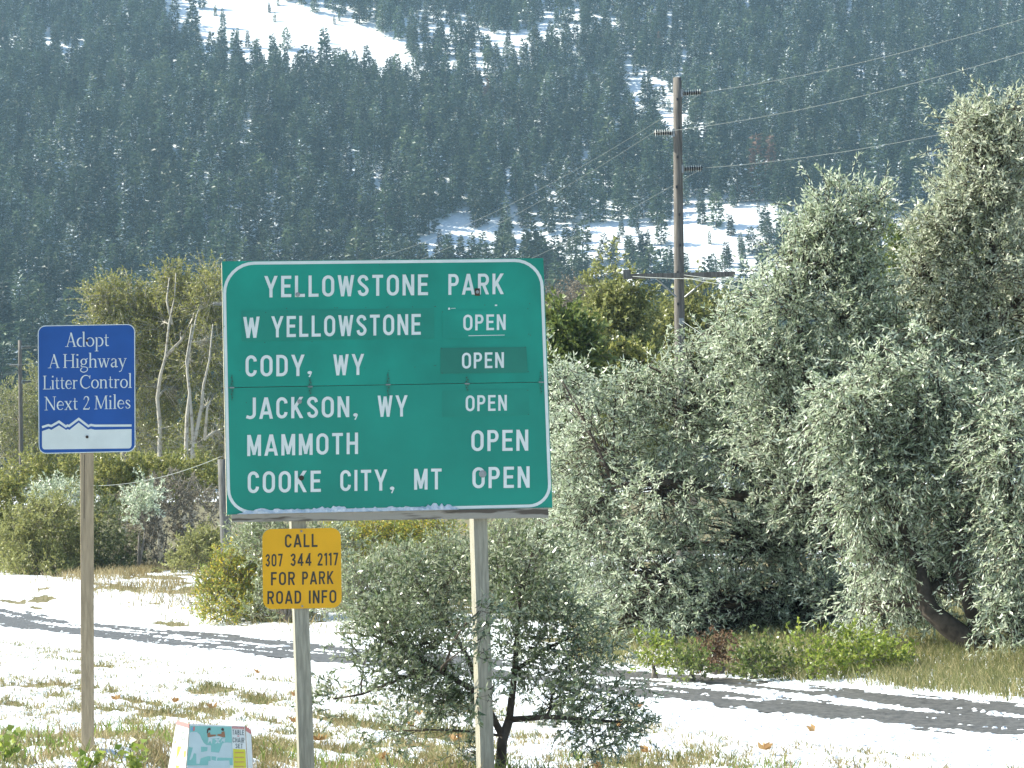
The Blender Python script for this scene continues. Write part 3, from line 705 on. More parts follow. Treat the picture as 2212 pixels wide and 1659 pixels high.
        cx = ng.nodes.new('ShaderNodeCombineXYZ'); ng.links.new(ra.outputs[0], cx.inputs[2])
        ng.links.new(gi.outputs[0], ip.inputs['Points']); ng.links.new(cp.outputs[0], ip.inputs['Selection']); ng.links.new(oi.outputs['Geometry'], ip.inputs['Instance'])
        ng.links.new(cx.outputs[0], ip.inputs['Rotation']); ng.links.new(sa.outputs[0], ip.inputs['Scale']); ng.links.new(ip.outputs[0], jn.inputs[0])
    ng.links.new(jn.outputs[0], go.inputs[0])
    md = fo.modifiers.new('forest', 'NODES'); md.node_group = ng
    print('forest trees', N, 'individuals', len(top))
forest()

# ================================================================== haze
hz = MB(); hz.box((0, 1250, 345), (4200, 2850, 700)); hb = hz.build('haze', newmat('haze')); tag(hb, 'thin pale blue haze over the valley', kind='stuff')
_b = NB(MATS['haze']); _o = _b.n('ShaderNodeOutputMaterial'); _v = _b.n('ShaderNodeVolumePrincipled')
_v.inputs['Color'].default_value = (.52, .80, 1.0, 1); _v.inputs['Density'].default_value = .000115; _v.inputs['Anisotropy'].default_value = .2
_b.l(_v.outputs[0], _o.inputs['Volume'])

# ================================================================== POWER LINE
def frombelow(px, py_base, Y):   # ground point under a picture column
    p = at(px, py_base, Y); return np.array([p[0], Y, float(gz(p[0], Y))])
def utility_pole(px_top, py_top, px_base, Y, r0, r1, label, detail=True, arm=True, lean_px=None):
    top = at(px_top, py_top, Y); bx = at(px_base, 1200, Y); base = np.array([bx[0], Y, float(gz(bx[0], Y)) - .3])
    root = thing('utility_pole', (base[0], Y, base[2] + .3), label, 'utility pole', 'wooden poles of the power line')
    sh = MB(); n = 14
    pts = [base + (top - base) * k / n for k in range(n + 1)]; sh.tube(pts, list(np.linspace(r0, r1, n + 1)), 12); sh.build('shaft', M['pole'], root, smooth=True)
    tips = []
    ax = unit(top - base)
    for dz, sd in ((.43, 1), (1.49, -1), (2.47, 1)):
        c = top - ax * dz; rad = r1 + .02; ln = .50; s = sd
        a = c + np.array([s * rad, 0, 0]); b = a + np.array([s * ln, 0, .02]); rod = MB(); rod.tube([a, b], .05, 8)
        io = rod.build('insulator', M['insul_dark'], root, smooth=True)
        shd = MB()
        for k in range(8):
            q = a + (b - a) * ((k + .6) / 8.2); shd.tube([q - np.array([.010 * s, 0, 0]), q, q + np.array([.010 * s, 0, 0])], [.05, .105, .05], 10)
        shd.build('insulator_shed', [M['insul_light']], io); mt = MB(); mt.box(a - np.array([s * .02, 0, 0]), (.06, .16, .22)); mt.build('bracket', M['steel'], root)
        tips.append(b + np.array([s * .03, 0, 0]))
    if detail:
        bo = MB()
        for k in range(14):
            q = top - ax * (.6 + k * .78 + .1 * math.sin(k * 3.1)); rr = r1 + (r0 - r1) * (.6 + k * .78) / np.linalg.norm(top - base)
            ang = R(-95 + 22 * math.sin(k * 1.7)); q = q + np.array([math.cos(ang) * rr, math.sin(ang) * rr, 0]); bo.box(q, (.05, .05, .07))
        bo.build('bolt', M['insul_dark'], root)
    return root, top, ax, tips
pole_r, ptop, pax, tips1 = utility_pole(1463, 168, 1471, 70, .17, .115, 'tall brown wooden power pole with crossarm rising above the silvery trees')
# crossarm, braces on the main pole
arm_l = at(1347, 593, 69.75); arm_r = at(1588, 596, 69.75)
mb = MB(); c = (arm_l + arm_r) / 2; c[1] = 69.78; mb.box(c, (arm_r[0] - arm_l[0], .10, .13)); arm = mb.build('crossarm', M['pole'], pole_r)
mb = MB(); mb.box((arm_l[0] + .09, 69.76, arm_l[2]), (.20, .13, .24)); mb.build('arm_cap', M['stub'], arm)
for sx, x1 in ((1415, 1), (1532, -1)):
    mb = MB(); mb.tube([at(sx, 598, 69.80), at(1470 - x1 * 9, 642, 69.82)], .025, 6); mb.build('brace', M['steel'], pole_r)
mb = MB(); mb.box(at(1472, 694, 69.8), (.12, .08, .16)); mb.build('clamp', M['steel'], pole_r)
p2, t2, a2, tips2 = utility_pole(490, 585, 492, 118, .16, .11, 'power pole hidden behind the green sign, its insulator showing left of it', False)
p3, t3, a3, tips3 = utility_pole(43, 735, 48, 155, .15, .11, 'slim distant power pole left of the blue sign', False)
dv = (ptop - t2); off = np.array([dv[0], dv[1], .4])
def wire(pts, sag, label, r=.0038, n=24, group='overhead wires'):
    mb = MB(); P = []
    for (a, b), s in zip(zip(pts[:-1], pts[1:]), sag):
        for k in range(n + (b is pts[-1])):
            t = k / n; P.append(a * (1 - t) + b * t - np.array([0, 0, 4 * s * t * (1 - t)]))
    mb.tube(P, r, 5); o = mb.build('wire', M['wire'], None, smooth=True); tag(o, label, 'wire', group)
for k, lb in enumerate(('uppermost power line wire, crossing from the pole top to the upper right', 'middle power line wire fixed to the left insulator of the tall pole', 'lower power line wire running from the third insulator into the silvery tree')):
    e = tips1[k] + off
    wire([tips3[k], tips2[k], tips1[k], e], [.6, 1.3, 1.5], lb)
la = [at(1366, 597, 69.7), at(1478, 594, 69.68), at(1478, 600, 69.66)]
for k, (yr, lb) in enumerate(((520, 'highest of the three bright wires leaving the crossarm to the right'), (550, 'middle one of the three bright wires leaving the crossarm'), (585, 'lowest of the three bright wires leaving the crossarm'))):
    wire([la[k], at(2330, yr, 46.0)], [.30 + .05 * k], lb, .009)
wire([at(1472, 692, 69.6), at(2400, 640, 40)], [1.3], 'cable leaving the tall pole below its crossarm into the silvery tree', .009)

# short thick stub pole by the sign
b_ = frombelow(491, 1247, 80); t_ = at(480, 992, 80)
st = thing('stub_pole', b_, 'short thick grey wooden pole standing beside the left edge of the green sign', 'pole')
mb = MB(); mb.tube([b_ + (t_ - b_) * k / 6 - np.array([0, 0, .2 * (k == 0)]) for k in range(7)], [.17, .165, .16, .155, .15, .145, .14], 12); mb.build('shaft', M['stub'], st, smooth=True)
wire([at(478, 986, 80), at(70, 1032, 96), at(-160, 1010, 105)], [.55, .3], 'slack cable hanging from the short pole to the left behind the blue sign', .010)
b_ = frombelow(415, 1262, 84); fpz = at(414, 1232, 84)
fp = thing('fence_post', b_, 'small grey fence post with a cap of snow in the dry grass', 'fence post')
mb = MB(); mb.tube([b_, np.array([b_[0], b_[1], fpz[2]])], .055, 8); mb.build('shaft', M['stub'], fp, smooth=True)
mb = MB(); mb.tube([(b_[0], b_[1], fpz[2]), (b_[0] - .05, b_[1], fpz[2] + .05), (b_[0] - .05, b_[1], fpz[2] + .08)], [.07, .12, .04], 8); mb.build('snow_cap', M['snowtree'], fp, smooth=True)

# ================================================================== TREES AND SHRUBS
def L(px, py, Y, rx, rz, w=1.0, ry=None):
    """a lobe of a crown: picture position at distance Y, half width and half height in picture units"""
    k = Y / FP; return (at(px, py, Y), (rx * k, (ry or rx) * k, rz * k), w)
def g0(px, Y):
    x = at(px, 1300, Y)[0]; return np.array([x, Y, float(gz(x, Y))])
def T(pts, r0, r1):
    P = [at(a, b, c) if b is not None else g0(a, c) for a, b, c in pts]; return (P, list(np.linspace(r0, r1, len(P))))

# big Russian olives on the right
plant('russian_olive_tree', 'broad silvery russian olive tree directly right of the green sign, low and spreading', 'tree', g0(1745, 43),
      [T([(1745, None, 43), (1735, 1330, 42.8), (1700, 1200, 42.5), (1620, 1040, 42.3), (1560, 900, 42)], .20, .05), T([(1745, None, 43), (1790, 1250, 43), (1790, 1120, 42.6), (1650, 1080, 42), (1420, 1040, 41.5), (1330, 1050, 41.3)], .18, .04)],
      [L(1290, 960, 42, 110, 130, 1.2), L(1260, 1130, 42, 85, 120, .9), L(1450, 900, 42, 130, 120, 1.3), L(1430, 1080, 41.5, 160, 120, 1.4), L(1390, 1250, 41.5, 130, 110, 1.1),
       L(1600, 960, 42.5, 140, 140, 1.3), L(1590, 1150, 42, 140, 130, 1.2), L(1560, 1310, 41.5, 150, 95, 1.0), L(1700, 1250, 42, 110, 130, .9), L(1215, 850, 44, 44, 60, .35), L(1222, 1010, 43, 55, 90, .5), L(1225, 1160, 43, 50, 80, .4), L(1690, 1080, 43, 110, 130, .9), L(1350, 1330, 42, 110, 60, .5), L(1480, 1370, 41.5, 110, 45, .4), L(1760, 1310, 42, 100, 80, .6)],
      820, 7, 15, .38,   .090, .026, M['silverleaf'], M['bark'], 'russian olive trees by the path', lsc=.84, up=.28, droop=.25, seed=3, extra=[L(a, b, 41.8, 14, 34, .10) for a, b in ((1250, 830), (1330, 860), (1400, 790), (1360, 840), (1480, 770), (1520, 800), (1560, 700), (1430, 810), (1590, 780), (1690, 880), (1200, 800))] + [L(1790, 1150, 41.3, 80, 110, .8), L(1710, 1000, 41, 75, 80, .5), L(1830, 1290, 41, 80, 60, .4)], limb_r=.12, spread=.75)
plant('russian_olive_tree', 'silvery russian olive with spiky tops reaching up in front of the snow meadow', 'tree', g0(1960, 41),
      [T([(1960, None, 41), (1930, 1280, 41), (1890, 1120, 40.8), (1800, 960, 40.5), (1740, 800, 40.3), (1720, 640, 40.2)], .19, .04), T([(1930, 1300, 41), (1960, 1100, 41), (1900, 900, 41), (1830, 740, 41)], .12, .04)],
      [L(1790, 480, 40.3, 34, 55, .22), L(1790, 560, 40.3, 62, 60, .5), L(1870, 500, 40.3, 26, 50, .2), L(1870, 610, 40.3, 36, 50, .3), L(1690, 655, 40.3, 82, 60, .6), L(1810, 680, 40.3, 110, 80, .9), L(1640, 770, 40.3, 100, 85, .9),
       L(1800, 810, 40.3, 130, 100, 1.1), L(1680, 910, 40.3, 110, 100, .9), L(1890, 790, 41, 60, 70, .45), L(1830, 960, 40.8, 130, 110, 1.0), L(1740, 1060, 40.6, 90, 90, .6)],
      540, 7, 15, .38,   .090, .026, M['silverleaf'], M['bark'], 'russian olive trees by the path', lsc=.84, up=.45, droop=.15, seed=5, extra=[L(a, b, 40.3, 13, 36, .09) for a, b in ((1815, 440), (1788, 430), (1740, 490), (1710, 540), (1880, 450), (1900, 470), (1700, 570), (1850, 540), (1760, 470), (1580, 720))] + [L(1915, 700, 40.6, 42, 70, .3), L(1850, 880, 40.3, 80, 80, .5)], limb_r=.11, spread=.75, shell=.3)
plant('russian_olive_tree', 'tallest russian olive at the right edge with yellowish sunlit crown top', 'tree', g0(2200, 42),
      [T([(2200, None, 42), (2190, 1200, 42), (2150, 960, 41.5), (2120, 740, 41.2), (2150, 480, 41)], .22, .05), T([(2190, 1200, 42), (2110, 1000, 41.2), (2060, 850, 41), (2040, 640, 41)], .12, .04)],
      [L(2170, 290, 41, 70, 55, .5), L(2090, 270, 41, 26, 35, .18), L(2130, 400, 41, 85, 90, 1), L(2230, 400, 42, 100, 120, 1), L(2055, 500, 41, 50, 80, .45), L(2150, 560, 41, 120, 110, 1.1), L(2060, 650, 41, 62, 80, .55), L(2240, 620, 42, 90, 130, .9), L(2080, 780, 41, 100, 100, .8), L(2000, 860, 41, 70, 90, .5), L(2190, 850, 41.5, 100, 120, .8)],
      540, 7, 15, .38,   .090, .026, M['silverleaf2'], M['bark'], 'russian olive trees by the path', lsc=.84, up=.45, droop=.15, seed=7, extra=[L(a, b, 41, 14, 36, .09) for a, b in ((2095, 265), (2165, 245), (2200, 250), (2070, 350), (2050, 420), (2130, 290), (2015, 500), (1995, 590))] + [L(1992, 570, 41, 34, 75, .3), L(2022, 470, 41, 38, 60, .3), L(1985, 720, 41, 45, 70, .35)], limb_r=.11, spread=.75, shell=.3)
plant('russian_olive_tree', 'drooping russian olive nearest the path with a dark trunk leaning left', 'tree', g0(2195, 35.5),
      [T([(2195, None, 35.5), (2120, 1405, 35.6), (2045, 1350, 35.6), (2008, 1318, 35.6), (1998, 1280, 35.7), (1990, 1225, 35.8)], .19, .085), T([(2008, 1318, 35.6), (1995, 1240, 35.8), (1960, 1160, 36), (1900, 1040, 36), (1880, 930, 36)], .09, .03),
       T([(2120, 1405, 35.6), (2070, 1220, 35.8), (2050, 1080, 36), (2060, 960, 36)], .10, .04), T([(2195, None, 35.5), (2180, 1300, 35.5), (2190, 1130, 35.3), (2180, 1000, 35)], .1, .04)],
      [L(1880, 900, 36, 100, 90, 1.0), L(1990, 860, 36, 100, 80, .9), L(1860, 1040, 36, 95, 110, .9), L(1970, 1020, 36, 110, 110, 1), L(2080, 960, 36, 90, 110, .8), L(2090, 1120, 35.8, 90, 110, .7), L(1900, 1180, 36, 90, 80, .5), L(2190, 960, 35, 80, 120, .9), L(2200, 1160, 35, 70, 110, .8), L(2190, 1330, 35, 80, 80, .6), L(2060, 1250, 36.6, 90, 90, .5), L(1900, 1300, 37, 90, 70, .45), L(1990, 1180, 36.4, 80, 90, .4), L(2210, 1420, 34.8, 40, 40, .12)],
      560, 7, 15, .40,   .090, .026, M['silverleaf'], M['bark'], 'russian olive trees by the path', lsc=.84, up=.1, droop=.5, seed=9, extra=[L(a, b, 35.8, 16, 36, .12) for a, b in ((1800, 870), (1850, 830), (1900, 800), (1950, 780), (2010, 780), (2060, 850), (2120, 860), (2190, 830), (1780, 950))], limb_r=.09, spread=.65, shell=.35)
# green trees behind the olives and the pole
plant('cottonwood_tree', 'green leafy tree glimpsed behind the silvery olives under the snow meadow', 'tree', g0(1980, 62), [T([(1980, None, 62), (1980, 900, 62), (1990, 640, 62)], .2, .08)],
      [L(1950, 590, 62, 90, 60, 1), L(2120, 620, 62, 130, 110, 1.2), L(2000, 740, 62, 150, 110, 1.2), L(2200, 760, 62, 100, 130, 1), L(1950, 900, 62, 130, 120, 1)], 420, 5, 16, .5, .16, .08, M['greenleaf'], M['barkgrey'], 'leafy trees of the valley floor', seed=12, limb_r=.06)
specs = [
 ('brown green cottonwood beside the right edge of the green sign, dense and tall', 1320, 88, [(1330, 640, 60, 65), (1300, 730, 70, 80), (1370, 720, 50, 90), (1330, 850, 90, 90), (1390, 860, 60, 90)], 'cotton2', 'barkgrey'),
 ('yellowish green cottonwood directly behind the tall power pole', 1500, 92, [(1520, 690, 70, 80), (1440, 720, 60, 80), (1500, 830, 100, 100), (1580, 760, 40, 90), (1420, 850, 60, 90)], 'cotton2', 'barkgrey'),
 ('olive green round bushy tree right of the sign below the cottonwood', 1250, 74, [(1240, 800, 60, 70), (1310, 830, 70, 70), (1380, 830, 55, 70), (1290, 930, 110, 80), (1240, 740, 40, 40)], 'cotton', 'barkgrey'),
 ('small bright green shrub touching the right edge of the sign', 1212, 66, [(1215, 740, 34, 48), (1225, 820, 40, 60), (1200, 880, 40, 60)], 'greenleaf', 'barkgrey'),
]
for n_, (lb, px, Y, lo, lm, bk) in enumerate(specs):
    plant('cottonwood_tree', lb, 'tree', g0(px, Y), [T([(px, None, Y), (px, 900, Y), (lo[0][0], lo[0][1] + 20, Y)], .16, .05)],
          [L(a, b, Y, c_, d_, c_ * d_ / 6000) for a, b, c_, d_ in lo] , 340, 5, 15, .55, .16, .085, M[lm], M[bk], 'leafy trees of the valley floor', up=.6, seed=20 + n_, limb_r=.06, shell=.2)
# bare grey dark tree behind top right of sign
for n_, (px, ytop, Y) in enumerate(((1208, 640, 130), (1250, 620, 135), (1180, 660, 128))):
    plant('bare_tree', ('thin half bare grey tree behind the upper right corner of the sign', 'second half bare grey tree right of the sign corner, under the snow meadow', 'half bare grey tree mostly hidden behind the sign top')[n_], 'tree', g0(px, Y), [T([(px, None, Y), (px, 850, Y), (px, ytop + 30, Y)], .16, .05)],
          [L(px, ytop + 30, Y, 28, 40), L(px + 8, ytop + 110, Y, 40, 60), L(px - 5, ytop + 190, Y, 45, 60)], 90, 6, 7, .9, .14, .07, M['brownbush'], M['barkgrey'], 'half bare trees behind the sign corner', up=.9, seed=40 + n_, limb_r=.05, twigw=.02, shell=.1)

# left: pale-trunked cottonwoods
def paletrunk(label, base, Y, trunks, lobes, seed, nc=170, lm='cotton'):
    plant('cottonwood_tree', label, 'tree', g0(base, Y), trunks, [L(a, b, Y + dy, c_, d_, w_) for a, b, dy, c_, d_, w_ in lobes], int(nc * 1.6), 6, 13, .75, .13, .065, M[lm], M['barkpale'], 'pale trunked cottonwoods on the left', up=.7, seed=seed, limb_r=.07, shell=.25, twigm=M['twiglight'], twigw=.017)
Yc_ = 124
paletrunk('cottonwood with white curving trunk right of the blue sign, tallest of the clump', 345, Yc_,
          [T([(347, None, Yc_), (345, 1000, Yc_), (346, 920, Yc_), (340, 860, Yc_), (347, 810, Yc_ - .5), (358, 770, Yc_ - .5), (365, 700, Yc_ - .5), (378, 640, Yc_), (380, 590, Yc_)], .13, .025),
           T([(358, 770, Yc_ - .5), (392, 735, Yc_ - .3), (415, 690, Yc_), (430, 640, Yc_)], .09, .02), T([(372, 700, Yc_ - .5), (360, 650, Yc_), (366, 600, Yc_)], .07, .03)],
          [(378, 612, 1, 24, 36, .5), (430, 650, 1, 38, 44, .6), (350, 690, 2, 45, 55, .7), (400, 720, 3, 50, 60, .7), (320, 820, 3, 45, 70, .5), (390, 850, 3.5, 50, 80, .6), (340, 950, 3, 60, 70, .5)], 51, 180)
paletrunk('cottonwood with two pale trunks beside the left edge of the green sign', 415, 122,
          [T([(398, None, 122), (402, 980, 122), (404, 900, 122), (410, 850, 122), (404, 800, 122), (412, 740, 122), (425, 680, 122)], .12, .03), T([(412, None, 122), (416, 970, 122), (425, 930, 122), (435, 880, 122), (440, 830, 122), (452, 780, 122), (460, 700, 122)], .12, .03),
           T([(418, 970, 122), (414, 900, 122), (408, 830, 122), (402, 780, 122), (415, 700, 122)], .09, .03), T([(442, 950, 122), (448, 880, 122), (462, 850, 122)], .08, .03)],
          [(450, 650, 2, 40, 70, .8), (460, 740, 2, 40, 70, .7), (420, 780, 3, 50, 60, .6), (450, 860, 3, 45, 70, .6), (430, 960, 3, 60, 60, .6), (480, 930, 2, 40, 80, .6)], 52, 160)
paletrunk('rounded yellow green cottonwood rising right above the blue sign', 265, 126,
          [T([(268, None, 126), (268, 1000, 126), (262, 850, 126), (255, 720, 126)], .2, .07), T([(268, 950, 126), (290, 820, 126), (310, 700, 126)], .12, .04)],
          [(225, 650, 0, 42, 45, .8), (285, 655, 0, 45, 45, .9), (210, 720, 0, 30, 60, .6), (270, 740, 0, 60, 70, 1), (320, 700, 1, 40, 60, .7), (320, 800, 1, 50, 70, .8), (250, 850, 0, 60, 80, .8), (300, 930, 0, 60, 80, .8)], 53, 190)
paletrunk('low yellow brown cottonwood at the far left edge behind the slim pole', 60, 162,
          [T([(80, None, 162), (80, 1000, 162), (70, 850, 162)], .15, .05)], [(100, 830, 0, 45, 50, .7), (30, 880, 0, 45, 50, .7), (140, 900, 0, 40, 60, .6), (70, 940, 0, 80, 70, 1), (0, 980, 0, 60, 60, .6), (150, 1000, 0, 60, 60, .6)], 54, 150, 'cotton2')
# shrubs
def bush(label, px, Y, lo, lm, seed, nc=90, nt=5, nl=13, tl=.4, ll=.11, lw=.04, bk='barkgrey', up=.9, group='shrubs beyond the path', name='shrub', cat='shrub', droop=.1, tw=.008, **kw):
    b = g0(px, Y); k = Y / FP
    mid = (lo[0][0] + px) / 2
    tr = [([b, b + (at(a, c, Y) - b) * .55], [.05, .02]) for a, c, _, _ in lo[:5]]
    plant(name, label, cat, b, tr, [L(a, c, Y + (i % 3 - 1) * .6, d, e, d * e / 3000) for i, (a, c, d, e) in enumerate(lo)], nc, nt, nl, tl, ll, lw, M[lm], M[bk], group, up=up, seed=seed, limb_r=.025, crown='foliage', trunkname='stems', droop=droop, twigw=tw, shell=.3, **kw)
bush('large olive green bush at the lower left, behind the blue sign post', 95, 86, [(110, 1120, 60, 50), (60, 1170, 60, 60), (140, 1180, 60, 60), (90, 1230, 80, 45)], 'yelgreen', 61, 230, ll=.15, lw=.05)
bush('dark shaded shrub between the blue sign post and the olive green bush', 215, 88, [(215, 1140, 45, 50), (200, 1210, 50, 50), (250, 1200, 50, 55), (160, 1235, 40, 35)], 'darkbush', 62, 120, ll=.14, lw=.05)
bush('brown grey twiggy thicket right of the blue sign post', 350, 90, [(300, 1110, 50, 60), (370, 1090, 50, 60), (430, 1100, 45, 60), (330, 1200, 60, 55), (420, 1190, 50, 60)], 'brownbush', 63, 190, ll=.13, lw=.045, tw=.014, twigm=M['twiglight'])
bush('tall dull olive brush thicket in front of the dark forest at far left', 120, 160, [(20, 900, 60, 60), (110, 930, 60, 60), (200, 960, 60, 60), (60, 1000, 70, 60), (160, 1020, 60, 50), (320, 980, 70, 60), (440, 1000, 60, 60)], 'cotton2', 77, 260, 6, 12, .8, .18, .07, tw=.016, twigm=M['twiglight'])
bush('bright yellow green bush beside the short grey pole', 425, 83, [(420, 1195, 34, 35), (450, 1180, 28, 32), (400, 1225, 26, 22)], 'yelgreen', 64, 80, ll=.13, lw=.045)
bush('silvery shrub peeking over the olive bush at far left', 115, 92, [(115, 1062, 36, 22), (150, 1075, 25, 24), (90, 1080, 25, 20)], 'silverleaf', 65, 40, ll=.14, lw=.045)
bush('silvery shrub just right of the blue sign post', 300, 86, [(300, 1090, 30, 30), (325, 1070, 20, 22)], 'silverleaf', 66, 30, ll=.14, lw=.045)
bush('fresh green shrub at the left edge below the slim pole', 45, 94, [(20, 1050, 45, 35), (80, 1020, 50, 30), (150, 1030, 45, 35), (0, 1100, 40, 40), (10, 1180, 40, 60)], 'cotton', 67, 180, ll=.15, lw=.06)
bush('green leafy thicket behind the blue sign post under the cottonwoods', 250, 98, [(230, 1030, 60, 45), (330, 1030, 60, 45), (420, 1040, 60, 45), (250, 1100, 70, 40)], 'cotton', 68, 260, ll=.15, lw=.07)
bush('golden green shrub under the left end of the green sign', 505, 60, [(510, 1230, 45, 45), (480, 1280, 40, 45), (545, 1290, 45, 50), (500, 1320, 60, 30), (560, 1220, 40, 40)], 'goldleaf', 69, 190, ll=.10, lw=.035)
bush('greenish willow shrub behind the yellow sign', 620, 58, [(590, 1170, 60, 50), (640, 1250, 60, 60), (600, 1320, 60, 40), (700, 1200, 60, 60), (540, 1160, 40, 40)], 'willow', 70, 200, ll=.10, lw=.032)
bush('yellow topped shrub between the two posts of the green sign', 800, 60, [(780, 1165, 55, 30), (860, 1170, 50, 32), (740, 1190, 40, 40), (930, 1160, 50, 30)], 'goldleaf', 71, 170, ll=.10, lw=.035)
bush('grey green willow thicket between the sign posts', 860, 53, [(770, 1270, 60, 60), (850, 1250, 70, 60), (930, 1240, 60, 60), (800, 1340, 70, 40), (900, 1330, 70, 45), (980, 1220, 50, 60)], 'willow', 72, 280, ll=.095, lw=.03)
bush('green willow thicket right of the right sign post', 1130, 52, [(1090, 1180, 55, 50), (1170, 1190, 60, 50), (1120, 1270, 70, 50), (1210, 1260, 60, 60), (1050, 1230, 50, 60), (1160, 1340, 80, 40), (1240, 1330, 60, 50)], 'willow', 73, 300, ll=.095, lw=.03)
bush('low shrub under the left end of the broad silvery olive', 1310, 47, [(1280, 1370, 50, 25), (1350, 1390, 50, 22), (1300, 1300, 45, 50)], 'willow', 74, 80, ll=.09, lw=.03)
bush('dark low undergrowth shrub beneath the olives', 1760, 44.5, [(1560, 1380, 110, 45), (1700, 1370, 120, 55), (1850, 1350, 130, 75), (1960, 1330, 90, 80)], 'darkbush', 75, 210, ll=.10, lw=.04)
bush('rusty brown dead plant at the foot of the broad olive tree', 1545, 35.5, [(1545, 1400, 26, 22), (1535, 1430, 30, 16), (1580, 1425, 24, 14)], 'rustleaf', 76, 40, 4, 10, .16, .06, .03, name='dead_plant', cat='dead plant', tw=.005)
# herbs at the far side of the path
hr = [(1490, 1440, 30, 12), (1625, 1432, 34, 16), (1690, 1445, 30, 14), (1748, 1425, 24, 36), (1800, 1448, 34, 16), (1852, 1412, 26, 44), (1890, 1432, 30, 26), (1935, 1450, 26, 14), (1410, 1420, 34, 14)]
hl = ['low green leafy weed left of the rusty plant', 'green leafy weed right of the rusty plant', 'short green weed at the path edge under the silvery branches', 'upright yellow green weed, leftmost of the bright ones', 'low yellow green weed in the middle of the bright row',
      'tall yellow green weed with rounded leaves', 'dense yellow green weed under the dark hollow', 'yellow green weed at the right end of the bright row', 'small weed in the grass between snow and path']
for k, (a, b, c_, d_) in enumerate(hr):
    bush(hl[k], a, 34.2 + .25 * (k % 3), [(a, b - 6, c_, d_ * 1.2), (a + 8, b + 16, c_, d_ * .7)], 'herb' if k > 2 else 'greenleaf', 80 + k, (22, 30, 16, 20, 14, 26, 30, 14, 14)[k], 4, 9, .24, .06, .04, name='weed', cat='weed', group='leafy weeds beside the path', tw=.004)

# young olive in front, by the right post
plant('young_olive_tree', 'small dark green bushy tree growing behind the right post of the green sign', 'tree', np.array([at(1072, 1660, 20.4)[0], 20.4, float(gz(-.1, 20.4))]),
      [T([(1072, None, 20.4), (1085, 1600, 20.4), (1100, 1555, 20.4)], .045, .034), T([(1100, 1555, 20.4), (1112, 1450, 20.5), (1118, 1360, 20.5), (1125, 1260, 20.5)], .03, .012),
       T([(1100, 1555, 20.4), (1180, 1548, 20.3), (1270, 1555, 20.2), (1350, 1560, 20.2)], .026, .008), T([(1085, 1590, 20.4), (1040, 1500, 20.3), (960, 1455, 20.2), (870, 1400, 20.2), (800, 1370, 20.2)], .03, .01), T([(1040, 1500, 20.4), (1010, 1420, 20.5), (970, 1350, 20.6), (930, 1290, 20.6)], .024, .01),
       T([(960, 1455, 20.2), (870, 1465, 20.1), (780, 1500, 20.1), (720, 1510, 20.1)], .016, .006), T([(1112, 1450, 20.5), (1180, 1400, 20.5), (1250, 1370, 20.5)], .018, .008)],
      [L(900, 1270, 20.6, 95, 70, 1.0), L(1000, 1240, 20.6, 60, 70, .5), L(830, 1350, 20.2, 80, 50, .8), L(930, 1390, 20.4, 80, 60, .9), L(790, 1420, 20.2, 60, 45, .35), L(860, 1460, 20.1, 80, 40, .55), L(740, 1505, 20.1, 34, 22, .13), L(930, 1510, 20.2, 90, 40, .6), L(850, 1580, 20.3, 60, 45, .22), L(990, 1520, 20.3, 60, 60, .4),
       L(1130, 1270, 20.5, 90, 90, 1.0), L(1210, 1330, 20.5, 75, 70, .7), L(1130, 1400, 20.5, 80, 60, .7), L(1260, 1420, 20.4, 75, 60, .6), L(1190, 1490, 20.4, 90, 45, .65), L(1300, 1520, 20.2, 80, 40, .5), L(1370, 1560, 20.2, 34, 18, .2), L(1330, 1580, 20.2, 55, 28, .25), L(1010, 1620, 20.3, 60, 30, .2), L(1280, 1610, 20.3, 50, 24, .15), L(1230, 1560, 20.4, 60, 30, .25), L(1020, 1390, 19.0, 40, 40, .13), L(1055, 1490, 19.0, 36, 34, .10), L(1035, 1320, 19.05, 30, 26, .06), L(1150, 1190, 20.6, 50, 35, .3)],
      380, 5, 11, .18, .052, .018, M['smallolive'], M['bark'], lsc=.88, seed=103, limb_r=.012, twigw=.003, up=.35, droop=.1, spread=.8, shell=.15)

# weeds close to the road, bottom left
for k, (px, py, Y, lb) in enumerate(((292, 1632, 16.2, 'leafy green weed in the grass between blue sign post and cardboard box'), (180, 1650, 15.6, 'bright green leaf sprig at the foot of the blue sign post'), (8, 1612, 16.3, 'dark green weed clump at the bottom left corner'))):
    p = at(px, py, Y); b = np.array([p[0], Y, float(gz(p[0], Y))]); h = max(.12, p[2] - b[2] + .1)
    rng = np.random.default_rng(200 + k); root = thing('weed', b, lb, 'weed'); stm = MB(); P, D = [], []
    for q in range(6):
        d = unit(np.array([rng.normal() * .3, rng.normal() * .3, 1])); e = b + d * h * (.7 + .5 * rng.random()); stm.tube([b, e], [.004, .002], 4)
        for t in np.linspace(.35, 1, 6): P.append(b + (e - b) * t); D.append(np.array([rng.normal(), rng.normal(), .4]))
    stm.build('stem', M['greenleaf'], root); v, f = leaves(np.array(P), np.array(D), .06, .045, rng)
    npmesh('leaves', v, [f], M['herb'], root)

